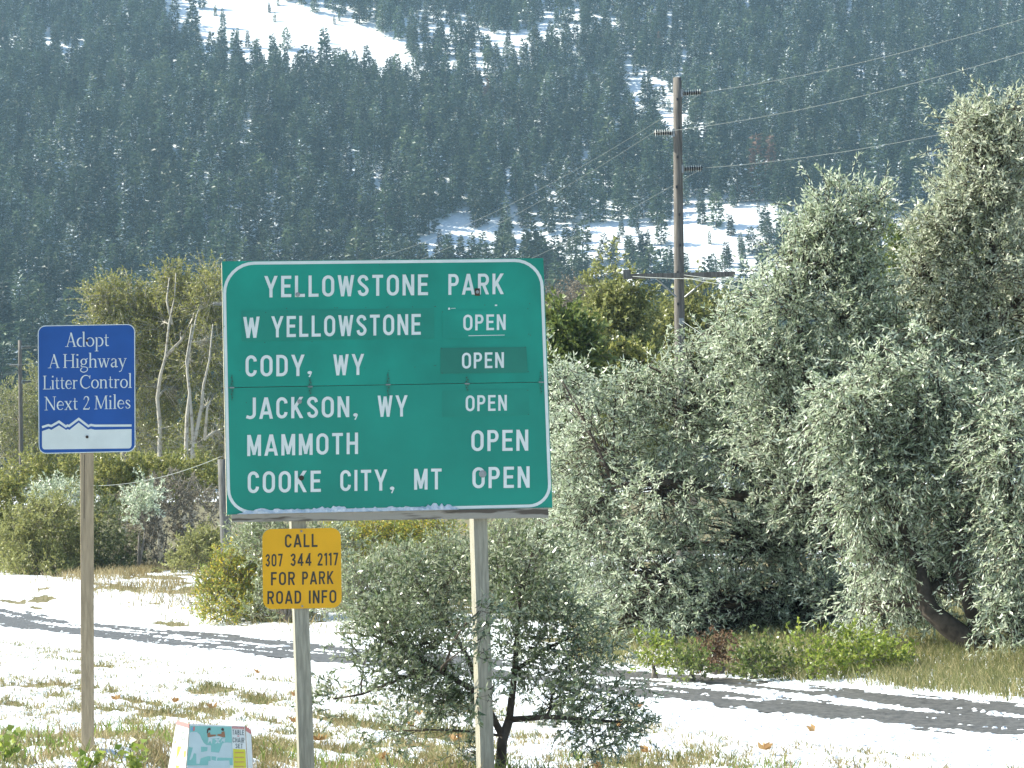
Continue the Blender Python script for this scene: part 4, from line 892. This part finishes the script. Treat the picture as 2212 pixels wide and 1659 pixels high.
# fallen leaves on the snow
fl = [(253, 1512), (460, 1530), (640, 1505), (980, 1600), (895, 1570), (905, 1545), (1335, 1570), (1400, 1625), (640, 1560), (1375, 1530), (1760, 1580), (1650, 1620), (1300, 1660), (560, 1455), (375, 1518), (690, 1600), (820, 1640)]
for k, (px, py) in enumerate(fl):
    v_ = (py - (1150 + (1106 - px) * .0227)) / FP; Y = 2.0 / v_
    for _ in range(6):
        x = at(px, py, Y)[0]; Y = (2.0 - float(gz(x, Y)) - .06) / v_
    x = at(px, py, Y)[0]; b = np.array([x, Y, float(gz(x, Y)) + .075]); rng = np.random.default_rng(300 + k)
    nf = 5; a = rng.random() * 6; D = np.array([[math.cos(a + (j - 2) * .6), math.sin(a + (j - 2) * .6) * .6, .5 + .3 * rng.random()] for j in range(nf)])
    v, f = leaves(np.repeat(b[None], nf, 0), D, .10, .05, rng); o = npmesh('fallen_leaf', v - b, [f], M['deadleaf']); o.location = b
    side = 'left of the yellow sign post' if px < 640 else ('below the small dark tree' if px < 1420 else 'on open snow right of the small tree')
    tag(o, 'dry curled orange brown leaf lying on snow ' + side, 'leaf', 'fallen leaves ' + side)

# ================================================================== GRASS
def grass(label, n, yr, ur, Lr, W, mat, seed, fn, lean=.35):
    rng = np.random.default_rng(seed); Y = yr[0] * (yr[1] / yr[0]) ** rng.random(n); X = (ur[0] + (ur[1] - ur[0]) * rng.random(n)) * Y
    p = fn(X, Y); k = rng.random(n) < p; X, Y = X[k], Y[k]; X = X + rng.normal(size=len(X)) * .02
    P = np.stack([X, Y, gz(X, Y) + .0], 1); m = len(X); D = np.stack([rng.normal(size=m) * lean, rng.normal(size=m) * lean, np.ones(m)], 1)
    Ln = Lr[0] + (Lr[1] - Lr[0]) * rng.random(m)
    d = unit(D); s = unit(np.stack([rng.normal(size=m) * .4 + 1, rng.normal(size=m) * .4, np.zeros(m)], 1)); bend = np.stack([rng.normal(size=m), rng.normal(size=m), -.3 * np.ones(m)], 1) * .25
    W_ = W * (.6 + .8 * rng.random(m)); mid = P + d * (Ln * .55)[:, None]; tip = P + d * Ln[:, None] + bend * Ln[:, None]
    V = np.stack([P - s * W_[:, None] / 2, P + s * W_[:, None] / 2, mid + s * W_[:, None] * .4, mid - s * W_[:, None] * .4, tip], 1).reshape(-1, 3)
    b = np.arange(m)[:, None] * 5; F4 = b + np.array([[0, 1, 2, 3]]); F3 = b + np.array([[3, 2, 4]])
    tag(npmesh('grass', V, [F4, F3], mat), label, kind='stuff'); return m
def near_p(X, Y):
    g = grassmask(X, Y); t = acrosst(X, Y); return np.where(t < -.05, np.clip((g - .44) * 5, 0, 1) * (.12 + .88 * (vnoise(X / .09, Y / .35, 123) > .55)) * (1 - .5 * ss(22, 17, Y)), 0)
def thin_p(X, Y):
    g = grassmask(X, Y); t = acrosst(X, Y); return np.where(t < -.25, np.clip((g - .28) * 4, 0, .8) * (vnoise(X / .12, Y / .5, 125) > .5), 0)
grass('short dry grass poking through the snow before the path', 330000, (15, 62), (-.25, .25), (.05, .13), .010, M['olivegrass'], 401, near_p)
grass('sparse grass tips in the thin snow', 230000, (15, 60), (-.25, .25), (.06, .12), .007, M['drygrass'], 402, thin_p)
grass('taller grass on the verge around the sign posts', 14000, (14.5, 22), (-.23, .12), (.10, .26), .006, M['drygrass'], 403, lambda X, Y: .75 * (fbm(X / .5, Y / .7, 91, 3) > .54) * ss(.9, -.6, X) * (.15 + .85 * ((fbm(X / .4, Y / .9, 5, 2) > .42))))
grass('green grass clumps at the foot of the posts', 9000, (15, 22), (-.23, .16), (.10, .24), .009, M['greengrass'], 404, lambda X, Y: 1.0 * (fbm(X / .5, Y / 1.0, 95, 3) > .62))
def belt_l(X, Y):
    t = acrosst(X, Y); return np.where(t > 1.2, ss(-1.0, -3.0, X) * ss(1.3, 7, t) * (.06 + .94 * (fbm(X / 1.0, Y / 5, 97, 4) > .50)), 0)
grass('tall dry straw coloured grass belt below the left bushes', 120000, (50, 95), (-.25, -.06), (.12, .42), .016, M['drygrass'], 405, belt_l)
def belt_m(X, Y):
    t = acrosst(X, Y); return np.where(t > 1.08, np.clip((grassmask(X, Y) - .42) * 4, 0, 1), 0)
grass('olive and straw grass along the far side of the path', 60000, (27, 75), (-.25, .25), (.10, .26), .011, M['olivegrass'], 406, belt_m)
def belt_r(X, Y):
    t = acrosst(X, Y); return np.where(t > 1.02, ss(-.5, 1.5, X) * ss(1.02, 1.35, t) * (.35 + .65 * (fbm(X / .7, Y / 1.2, 99, 3) > .42)), 0)
grass('green grass below the silvery trees', 60000, (27, 48), (.02, .26), (.12, .34), .010, M['olivegrass'], 407, belt_r)

# ================================================================== GREEN SIGN
GP = Plane(836, 835, 19.3, 8.2)
Q = [(479, 564.5), (1173.5, 557.5), (1193.5, 1096.5), (490, 1112)]
HL, HR = (484.5, 837.5), (1184, 825.2)
cen = GP.p(836, 1105); gb = np.array([cen[0], cen[1], float(gz(cen[0], cen[1]))])
SG = thing('road_sign', gb, 'large green road sign with white park road status lettering on two timber posts', 'road sign')
TH = .022
def panel(name, pts, f, b, mats, parent, pl=GP, side=1):
    mb = MB(); mb.prism(pl.pts(pts, f)[::-1], pl.pts(pts, f)[::-1] if False else [p - pl.n * (f - b) for p in pl.pts(pts, f)][::-1], 0, side); return mb.build(name, mats, parent)
g_ = .55
up_ = panel('upper_panel', [Q[0], Q[1], (HR[0], HR[1] - g_), (HL[0], HL[1] - g_)], 0, -TH, [M['green'], M['plyedge']], SG)
lo_ = panel('lower_panel', [(HL[0], HL[1] + g_), (HR[0], HR[1] + g_), Q[2], Q[3]], 0, -TH, [M['green_low'], M['plyedge']], SG)
mb = MB(); mb.prism(GP.pts([(486, 830), (1182, 820), (1182, 832), (486, 845)], -TH - .001)[::-1], GP.pts([(486, 830), (1182, 820), (1182, 832), (486, 845)], -TH - .012)[::-1]); mb.build('backing_strip', M['crackdark'], SG)
for e in (((479.2, 565), (490, 1109), 9), ((1173.2, 558), (1193, 1095), -9)):
    (x0, y0), (x1, y1), dx = e; f = [(x0, y0 + 1), (x0 + dx, y0 + 1), (x1 + dx, y1 - 1), (x1, y1 - 1)]
    mb = MB(); mb.prism(GP.pts(f, -TH - .001), [p - GP.n * .088 for p in GP.pts(f, -TH - .001)]); mb.build('batten', M['plyedge'], SG)
# border line
bp_ = rrect(Q, [66, 58, 46, 50], 4.6, 8); bp_ = [bp_[-1]] + bp_
mb = MB()
for q in ribbon(bp_, 6.6): mb.poly(GP.pts([tuple(a) for a in q], .0012))
mb.build('border', M['white'], SG)
op1 = panel('overlay_panel', [(521, 671), (937, 665.5), (938, 731), (522, 737)], .0030, .0005, [M['green_patch'], M['green_patch']], SG)
op2 = panel('overlay_panel', [(954, 672), (1142, 666), (1143, 727.5), (957, 732)], .0030, .0005, [M['green'], M['green_patch']], SG)
op3 = panel('overlay_panel', [(951.3, 751.7), (1136.7, 749.5), (1140, 804.7), (951.3, 807.2)], .0030, .0005, [M['green_patch2'], M['green_patch2']], SG)
op4 = panel('overlay_panel', [(955.7, 843.8), (1142, 841), (1144, 896), (954.6, 900.5)], .0030, .0005, [M['green_patch'], M['green_patch']], SG)
for o in (op1, op2, op3, op4): pass
op3['label'] = 'darker green overlay panel'
HF = .0036; LW = .0018
words(GP, [('YELLOWSTONE', 571.3, 924.6, 596.2, 642.7, 592.4, 637.5), ('PARK', 968.5, 1088.4, 592, 637, 590.8, 635.4)], LW).build('lettering', M['white'], up_)
words(GP, [('W', 526, 560.3, 684.7, 730.4, 683.8, 729.6), ('YELLOWSTONE', 586.3, 908.9, 683.3, 729, 678.1, 723.1)], HF).build('lettering', M['white'], op1)
words(GP, [('CODY', 530.4, 657.5, 767.5, 813.7, 766, 812.2), ('WY', 720.4, 786.2, 765.6, 811.2, 764.4, 809.7)], LW).build('lettering', M['white'], up_)
words(GP, [(',', 664, 674, 767, 808.5, 767, 808)], LW).build('lettering', M['white'], up_)
words(GP, [('JACKSON', 532.2, 754.4, 859, 905.6, 855.8, 901), (',', 763, 773, 856, 900, 856, 900), ('WY', 816.2, 880, 854.6, 900.6, 853.7, 899.7)], LW).build('lettering', M['white'], lo_)
words(GP, [('MAMMOTH', 534, 773.4, 939.6, 985.4, 934.3, 980.7), ('OPEN', 1018.2, 1141, 929.5, 974.7, 927.9, 973.6)], LW).build('lettering', M['white'], lo_)
words(GP, [('COOKE', 535, 693, 1018.4, 1065.5, 1016.5, 1062.5), ('CITY', 735, 835.8, 1015.6, 1061, 1014, 1059.6), (',', 842, 852, 1014, 1058.5, 1014, 1058.5), ('MT', 894.6, 953.9, 1012.8, 1058, 1012, 1057), ('OPEN', 1020.4, 1144, 1009.5, 1055, 1007.2, 1053.5)], LW).build('lettering', M['white'], lo_)
words(GP, [('OPEN', 1000.7, 1092.1, 679.8, 714.3, 678.9, 712.6)], HF).build('lettering', M['white'], op2)
words(GP, [('OPEN', 997.8, 1088.4, 762, 796.5, 760.8, 794.6)], HF).build('lettering', M['white'], op3)
words(GP, [('OPEN', 1005.8, 1094.7, 854.2, 888.6, 853, 887)], HF).build('lettering', M['white'], op4)
# peeled white streak and stickers
mb = MB(); mb.poly(GP.pts([(1012, 724.6), (1090, 723.2), (1090, 724.4), (1012, 726)], .0034)); mb.poly(GP.pts([(968, 665), (972, 664.6), (972, 669), (968, 669.4)], .0036)); mb.poly(GP.pts([(974, 665.8), (984, 665.4), (984, 666.4), (974, 666.8)], .0036)); mb.poly(GP.pts([(1069, 658), (1074, 657.8), (1074, 661), (1069, 661.2)], .0012)); mb.build('peeled_tape', M['white'], SG)
# hinges
for (hx, hy, a, wd) in ((501, 837.5, 28, 4.2), (670, 835.3, 18, 4.6), (838.3, 831, 27, 4.2), (1009, 829, 17, 4.2), (1168.5, 825.5, 26, 4.2)):
    mb = MB()
    for s in (-1, 1):
        pts = [(hx - wd, hy + s * 1), (hx + wd, hy + s * 1), (hx + 1.2, hy + s * a), (hx - 1.2, hy + s * a)]
        mb.prism(GP.pts(pts, .006), GP.pts(pts, .0045))
    ho = mb.build('hinge', M['green_patch2'], SG); mb = MB(); mb.tube([GP.p(hx - 5, hy, .007), GP.p(hx + 5, hy, .007)], .005, 8); mb.build('pin', M['steel'], ho)
    mb = MB()
    for k, dy in enumerate((-a * .78, -a * .5, -a * .28, a * .25, a * .5, a * .78)):
        c0 = (hx + (1.4 if k % 2 else -1.4), hy + dy); mb.prism(GP.pts([(c0[0] + 1.1 * math.cos(t), c0[1] + 1.1 * math.sin(t)) for t in np.linspace(0, 6.283, 6, endpoint=False)], .0075), GP.pts([(c0[0] + 1.1 * math.cos(t), c0[1] + 1.1 * math.sin(t)) for t in np.linspace(0, 6.283, 6, endpoint=False)], .006))
    mb.build('screw', M['rust'], ho)
def bolt(px, py, r, pl, parent, mat='steel', off=.004, plate=None):
    mb = MB()
    c = lambda rr: [(px + rr * math.cos(t), py + rr * math.sin(t)) for t in np.linspace(0, 6.283, 14, endpoint=False)]
    mb.prism(pl.pts(c(r), off + .003), pl.pts(c(r), off - .003)); mb.prism(pl.pts(c(r * .5), off + .016), pl.pts(c(r * .5), off + .0032)); o = mb.build('bolt', M[mat], parent)
    if plate:
        mb = MB(); w_, h_ = plate; mb.prism(pl.pts([(px - w_, py - h_), (px + w_, py - h_), (px + w_, py + h_), (px - w_, py + h_)], off - .0032), pl.pts([(px - w_, py - h_), (px + w_, py - h_), (px + w_, py + h_), (px - w_, py + h_)], off - .0045)); mb.build('plate', M['rust'], o)
bolt(642.9, 636.4, 5, GP, SG, off=.006); bolt(1031, 631, 3.6, GP, SG, off=.0085, plate=(5.5, 8)); bolt(647, 867.5, 4.8, GP, SG, off=.006); bolt(651, 1032.6, 5.6, GP, SG, 'rust', off=.006); bolt(1042.4, 1023.7, 8, GP, SG, off=.006)
# small screw heads / specks
rng = np.random.default_rng(5); mb = MB()
sp = [(619, 666), (723, 665), (728, 665), (790, 664), (835, 664), (838, 663), (891, 663), (939, 662), (941, 662), (1047, 659), (1144, 656), (1142, 722), (1146, 724), (518, 800), (788, 795), (896, 793), (938, 790), (941, 790), (840, 800), (572, 740), (674, 738), (797, 733), (574, 675), (620, 672), (956, 674), (1140, 667), (954, 752), (1134, 750), (1141, 803), (955, 806), (1140, 843), (1141, 895), (484, 705), (532, 870), (1176, 560), (820, 572), (900, 1100)]
for x, y in sp:
    r = .9; mb.poly(GP.pts([(x + r * math.cos(t), y + r * math.sin(t)) for t in np.linspace(0, 6.283, 6, endpoint=False)], .0045))
mb.build('screw_head', M['rust'], SG)
# timber rail under the board
mb = MB(); bq = [(500, 1111.5), (1184, 1097), (1184.5, 1118.5), (501, 1128)]
mb.prism(GP.pts(bq, .012), GP.pts(bq, -.026)); mb.build('rail', M['beam'], SG)
# snow line resting on the rail
rng = np.random.default_rng(8); xs = np.linspace(512, 990, 320); mb = MB(); hh = 3.0 + 13 * fbm(xs / 60, xs * 0, 4, 2) ** 1.6 * (.45 + 1.1 * vnoise(xs / 6, xs * 0, 9)) * (1 + .0 * xs); hh = hh * ss(510, 540, xs) * ss(992, 970, xs) + .4
yb = 1111.2 - (xs - 500) * .0212
pr = [(x, y - h) for x, y, h in zip(xs, yb, hh)]
for i in range(len(xs) - 1):
    a = (xs[i], yb[i]); b = (xs[i + 1], yb[i + 1]); c = pr[i + 1]; d = pr[i]
    f0 = .010 + .012 * float(vnoise(xs[i] / 7, 0, 2)); f1 = .010 + .012 * float(vnoise(xs[i + 1] / 7, 0, 2))
    mb.poly([GP.p(*a, .012 + f0), GP.p(*b, .012 + f1), GP.p(*c, .004), GP.p(*d, .004)]); mb.poly([GP.p(*a, .001), GP.p(*b, .001), GP.p(*b, .012 + f1), GP.p(*a, .012 + f0)])
mb.build('snow_ridge', M['snow'], SG)
# posts
def post(pl, topL, topR, botL, botR, yt, yb_, dep, off, mat, parent, lowz, twist=0, name='post'):
    """squared timber: front face given by picture edges at two heights, run on down to lowz"""
    a, b = pl.p(topL, yt, off), pl.p(topR, yt, off); c, d = pl.p(botL, yb_, off), pl.p(botR, yb_, off)
    def ext(p, q): t = (lowz - p[2]) / (q[2] - p[2]); return p + (q - p) * t
    c, d = ext(a, c), ext(b, d); back = -pl.n * dep; back = np.array(Matrix.Rotation(R(twist), 3, 'Z') @ Vector(back))
    mb = MB(); n = 12
    A = [a + (c - a) * k / n for k in range(n + 1)]; B = [b + (d - b) * k / n for k in range(n + 1)]
    for k in range(n):
        mb.poly([A[k], A[k + 1], B[k + 1], B[k]]); mb.poly([A[k] + back, A[k + 1] + back, A[k + 1], A[k]]); mb.poly([B[k], B[k + 1], B[k + 1] + back, B[k] + back]); mb.poly([B[k] + back, B[k + 1] + back, A[k + 1] + back, A[k] + back])
    mb.poly([A[0], B[0], B[0] + back, A[0] + back]); return mb.build(name, mat, parent)
dt = 21.0 / 536
post(GP, 1029.5 - dt * 540, 1058.5 - dt * 540, 1039.8, 1069.6, 575, 1659, .14, -.030, M['wood'], SG, gb[2] - .4, 6)
post(GP, 632.5 - dt * 530, 662.8 - dt * 530, 647.5, 680, 580, 1659, .14, -.030, M['wood'], SG, gb[2] - .4, 3)

# ================================================================== YELLOW SIGN (hangs on the left post)
YP = Plane(652, 1228, 19.22, 7.0)
yq = [(566.3, 1143), (736.0, 1140.2), (738.3, 1312.6), (568.3, 1316.4)]
yb0 = YP.p(653, 1316); YS = thing('road_sign', yb0, 'small yellow sign with black phone number below the green sign on its left post', 'road sign')
yp_ = panel('plate', rrect(yq, 20, 0, 6), 0, -.004, [M['yellow'], M['steel']], YS, YP)
words(YP, [('CALL', 615.5, 686, 1154.4, 1182.9, 1153, 1181.3)], .001).build('lettering', M['black'], yp_)
words(YP, [('307', 572.8, 610.6, 1197, 1224.2, 1196, 1223.2), ('344', 626.8, 672.8, 1196, 1223, 1194.8, 1222), ('2117', 686, 730.5, 1194.8, 1222, 1193.8, 1221)], .001).build('lettering', M['black'], yp_)
words(YP, [('FOR', 585.4, 637.2, 1235.8, 1264.5, 1235, 1263.6), ('PARK', 652.7, 720.7, 1234.8, 1263, 1233.4, 1261.4)], .001).build('lettering', M['black'], yp_)
words(YP, [('ROAD', 577.6, 650.5, 1277, 1305, 1275.6, 1303.8), ('INFO', 667.3, 726.6, 1275.6, 1303.8, 1274.2, 1302.5)], .001).build('lettering', M['black'], yp_)
bolt(651, 1147.5, 2.4, YP, YS, off=.0032); bolt(653, 1309.5, 2.4, YP, YS, off=.0032)
mb = MB(); q = [(640, 1150), (664, 1150), (666, 1306), (642, 1306)]; mb.prism(YP.pts(q, -.0045), YP.pts(q, -.06)); mb.build('spacer_block', M['wood'], YS)

# ================================================================== BLUE SIGN
BP = Plane(187, 840, 17.1, 2.0)
bq = [(81.2, 703.2), (291.8, 699.6), (292.9, 976), (83.4, 980.6)]
bb = BP.p(188, 1100); bgz = float(gz(bb[0], bb[1])); BS = thing('road_sign', (bb[0], bb[1], bgz), 'blue and white adopt a highway sign with mountain outline on a single post', 'road sign')
bp1 = panel('plate', rrect(bq, 17, 0, 7), 0, -.004, [M['blue'], M['white']], BS, BP)
mb = MB(); rr_ = rrect(bq, 16, 1.1, 7); rr_ = [rr_[-1]] + rr_
for q in ribbon(rr_, 1.7): mb.poly(BP.pts([tuple(a) for a in q], .0008))
mb.build('border', M['white'], bp1)
fx = lambda P: [(60.6 + a / 4.4127, 654.9 + b / 4.4127) for a, b in P]
words(BP, [('Adopt', 141, 236.5, 719.5, 749.5, 717.8, 748)], .0008, 'sf').build('lettering', M['white'], bp1)
words(BP, [('A', 103.5, 129, 766, 795.5, 766, 795), ('Highway', 136, 274, 765, 794.8, 763.6, 793)], .0008, 'sf').build('lettering', M['white'], bp1)
words(BP, [('Litter', 92.5, 168.5, 811.8, 841.2, 810.8, 840), ('Control', 172.5, 285.5, 810.4, 839.6, 808.2, 837.8)], .0008, 'sf').build('lettering', M['white'], bp1)
words(BP, [('Next', 96, 169, 857, 886.4, 855.8, 885), ('2', 178.6, 194, 855.6, 884.8, 855.4, 884.6), ('Miles', 203.5, 283, 855, 884.2, 853.4, 882.6)], .0008, 'sf').build('lettering', M['white'], bp1)
ridge = fx([(133, 1182), (193, 1163), (222, 1171), (295, 1129), (360, 1176), (376, 1166), (392, 1171), (483, 1103), (575, 1173), (600, 1161), (637, 1168), (987, 1166)])
mb = MB()
for q in ribbon(ridge, 4.9): mb.poly(BP.pts([tuple(a) for a in q], .0008))
mb.build('ridge_line', M['white'], bp1)
top = fx([(133, 1220), (200, 1197), (222, 1208), (295, 1165), (362, 1208), (378, 1200), (395, 1208), (483, 1138), (570, 1205), (600, 1198), (637, 1207), (987, 1200)])
mb = MB(); bot = lambda x: (654.9 + (1396 - (x - 60.6) * 4.4127 * .012) / 4.4127)
for a, b in zip(top[:-1], top[1:]):
    ins = 6.5
    def low(x):
        l0, r0 = top[0][0], top[-1][0]; y = bot(x)
        if x < l0 + ins: y -= ins - math.sqrt(max(0, ins ** 2 - (l0 + ins - x) ** 2))
        if x > r0 - ins: y -= ins - math.sqrt(max(0, ins ** 2 - (x - r0 + ins) ** 2))
        return y
    N_ = max(2, int((b[0] - a[0]) / 1.5))
    for k in range(N_):
        xa = a[0] + (b[0] - a[0]) * k / N_; xb = a[0] + (b[0] - a[0]) * (k + 1) / N_; ya = a[1] + (b[1] - a[1]) * k / N_; yb2 = a[1] + (b[1] - a[1]) * (k + 1) / N_
        mb.poly(BP.pts([(xa, ya), (xa, low(xa)), (xb, low(xb)), (xb, yb2)], .0008))
mb.build('mountain_emblem', M['white'], bp1)
bolt(188, 735.8, 2.9, BP, BS, 'rust', off=.0042); bolt(188.2, 943.8, 3.1, BP, BS, 'rust', off=.0042)
pb = post(BP, 172.0, 201.5, 175.6, 203.2, 712, 1625, .09, -.006, M['woodtan'], BS, bgz - .3, 8)
mb = MB(); mb.poly([BP.p(181.5, 982, -.005), BP.p(181.0, 1120, -.005), BP.p(181.9, 1120, -.005), BP.p(182.6, 982, -.005)]); mb.build('crack', M['crackdark'], pb)

# ================================================================== CARDBOARD BOX
CP = Plane(470, 1600, 16.2, -3.0); cb = CP.p(470, 1700); cz = float(gz(cb[0], cb[1]))
CB = thing('cardboard_box', (cb[0], cb[1], cz), 'open printed table and chair set carton standing in the grass at the bottom edge', 'cardboard box')
fx2 = lambda P: [(351.7 + a / 10.729, 1540.2 + b / 10.729) for a, b in P]
def down(p, q):  # run the line p->q on to the ground
    t = (cz - .02 - p[2]) / (q[2] - p[2]); return p + (q - p) * t
fTL, fTR = CP.p(410, 1563.5), CP.p(528.8, 1568.6); fBL, fBR = down(fTL, CP.p(402.5, 1659)), down(fTR, CP.p(534.4, 1659))
lTL = at(382, 1556.5, 16.62); lBL = fBL + (lTL - fTL) * 1.75; rTR = at(541.8, 1576.5, 16.34); rBR = fBR + (rTR - fTR) * .85
def card(a, b, c, d, name, mat=None):
    n = unit(np.cross(b - a, d - a)); n = n if n @ (np.array([0, 0, CAMZ]) - a) > 0 else -n; mb = MB(); mb.prism([a, b, c, d], [p - n * .005 for p in (a, b, c, d)], 0, 1); return mb.build(name, [mat or M['cardboard'], M['kraft']], CB)
fpn = card(fTL, fTR, fBR, fBL, 'front_panel'); lpn = card(lTL, fTL - np.array([.004, 0, .0]), fBL - np.array([.004, 0, 0]), lBL, 'side_panel'); rpn = card(fTR + np.array([.004, 0, 0]), rTR, rBR, fBR + np.array([.004, 0, 0]), 'side_panel')
e_ = np.array([.0, .012, -.012]); card(lTL + e_, rTR + e_, rBR + e_, lBL + e_, 'back_panel')
card(at(470, 1566.2, 16.2), at(528, 1568.4, 16.2), at(524, 1557, 16.5), at(478, 1560, 16.5), 'top_flap')
def prt(name, polys, mat, parent, off, pl=CP):
    mb = MB()
    for q in polys: mb.poly(pl.pts(fx2(q), off))
    return mb.build(name, M[mat], parent)
prt('teal_print', [[(635, 295), (1590, 318), (1625, 1210), (560, 1215)]], 'teal', fpn, .0012)
prt('chair_print', [[(610, 470), (660, 440), (790, 440), (860, 500), (900, 600), (950, 690), (1010, 740), (1120, 750), (1115, 900), (1300, 920), (1390, 700), (1480, 680), (1600, 690), (1605, 1040), (1270, 1030), (1250, 1110), (1110, 1110), (1110, 1000), (1040, 1000), (880, 1050), (850, 1180), (780, 1170), (775, 940), (720, 930), (690, 1030), (640, 1095), (620, 1080), (700, 800), (600, 790)]], 'chairwhite', fpn, .0022)
prt('table_print', [[(600, 1225), (1050, 1215), (1060, 1110), (1540, 1100), (1560, 1275), (560, 1275)], [(1060, 560), (1400, 530), (1400, 570), (1060, 600)], [(1060, 600), (1150, 600), (1140, 720), (1100, 640), (1040, 710)], [(1200, 600), (1260, 590), (1330, 700), (1290, 700)], [(1320, 580), (1370, 570), (1250, 700), (1200, 710)], [(1380, 590), (1450, 580), (1430, 690), (1390, 640), (1340, 700)]], 'chairwhite', fpn, .0024)
prt('gap_print', [[(885, 780), (1040, 790), (1030, 880), (890, 905)], [(1130, 1000), (1240, 1010), (1230, 1110), (1130, 1080)]], 'teal', fpn, .0030)
prt('people_print', [[(1030, 480), (1090, 440), (1110, 500), (1240, 500), (1230, 530), (1100, 560), (1040, 560)], [(1360, 440), (1430, 420), (1450, 560), (1380, 560), (1260, 520), (1270, 490), (1360, 480)]], 'skinprint', fpn, .0034)
prt('hair_print', [[(1030, 370), (1070, 335), (1110, 350), (1110, 400), (1060, 400), (1040, 470), (1020, 460)], [(1350, 370), (1390, 340), (1420, 370), (1415, 410), (1370, 410)]], 'hairprint', fpn, .0038)
prt('mark_print', [[(665, 340), (700, 330), (695, 400), (660, 410)]], 'blueprint', fpn, .0026)
prt('red_print', [[(1605, 310), (1890, 322), (1888, 378), (1605, 362)], [(1725, 522), (1775, 524), (1775, 545), (1725, 543)], [(705, 320), (745, 310), (740, 410), (700, 420)]], 'redprint', fpn, .0018)
words(CP, [('ADIRONDACK', 351.7 + 1625 / 10.729, 351.7 + 1870 / 10.729, 1540.2 + 332 / 10.729, 1540.2 + 355 / 10.729, 1540.2 + 340 / 10.729, 1540.2 + 364 / 10.729)], .0026).build('lettering', M['cardboard'], fpn)
words(CP, [(t, 351.7 + a / 10.729, 351.7 + b / 10.729, 1540.2 + c / 10.729, 1540.2 + d / 10.729, 1540.2 + e / 10.729, 1540.2 + f / 10.729) for t, a, b, c, d, e, f in
     (('TABLE', 1612, 1880, 385, 500, 395, 512), ('CHAIR', 1620, 1888, 565, 680, 572, 690), ('SET', 1685, 1852, 708, 812, 712, 818))], .0018).build('lettering', M['inkprint'], fpn)
prt('yellow_print', [[(1630, 830), (1912, 842), (1935, 1275), (1640, 1275)]], 'yellowprint', fpn, .0018)
rng = np.random.default_rng(2); P = []
for y in (920, 1030, 1135, 1240):
    x = 1670
    while x < 1885:
        wd = 8 + 10 * rng.random(); P.append([(x, y - 12 - 8 * rng.random()), (x + wd, y - 12), (x + wd, y + 12), (x, y + 12)]); x += wd + 9
prt('small_print', P, 'redprint', fpn, .0026)
# prints on the side panels
def sp_(a, b, c, d, u, v): return (a * (1 - u) + b * u) * (1 - v) + (d * (1 - u) + c * u) * v
def sideprint(parent, q, polys, mat, off, name):
    n = unit(np.cross(q[1] - q[0], q[3] - q[0])); n = n if n @ (np.array([0, 0, CAMZ]) - q[0]) > 0 else -n; mb = MB()
    for p in polys: mb.poly([sp_(*q, u, v) + n * off for u, v in p])
    mb.build(name, M[mat], parent)
lq = [lTL, fTL - np.array([.004, 0, 0]), fBL - np.array([.004, 0, 0]), lBL]; rq = [fTR + np.array([.004, 0, 0]), rTR, rBR, fBR + np.array([.004, 0, 0])]
sideprint(lpn, lq, [[(0, 0), (1, 0), (1, .045), (0, .045)]], 'redprint', .001, 'red_print'); sideprint(rpn, rq, [[(0, 0), (1, 0), (1, .05), (0, .05)]], 'redprint', .001, 'red_print')
sideprint(lpn, lq, [[(.35, .26), (.62, .25), (.5, .34), (.38, .40)], [(.8, .29), (.95, .28), (.95, .34), (.85, .36)], [(.42, .46), (.62, .45), (.6, .50), (.45, .51)], [(.1, .22), (.2, .21), (.2, .24), (.12, .25)]], 'yellowprint', .001, 'yellow_print')
ink = []
for (w_, v0) in (('TABLE', .08), ('CHAIR', .14), ('SET', .20)):
    x = 0; gs = []
    for ch in w_:
        wd, stt = hw(ch); gs.append((x, stt)); x += wd + .17
    for gx, stt in gs:
        for s in stt:
            for q in ribbon(s, .12): ink.append([(.42 + .45 * (a[0] + gx) / x, v0 + .045 * (1 - a[1])) for a in q])
sideprint(lpn, lq, ink, 'inkprint', .001, 'lettering')
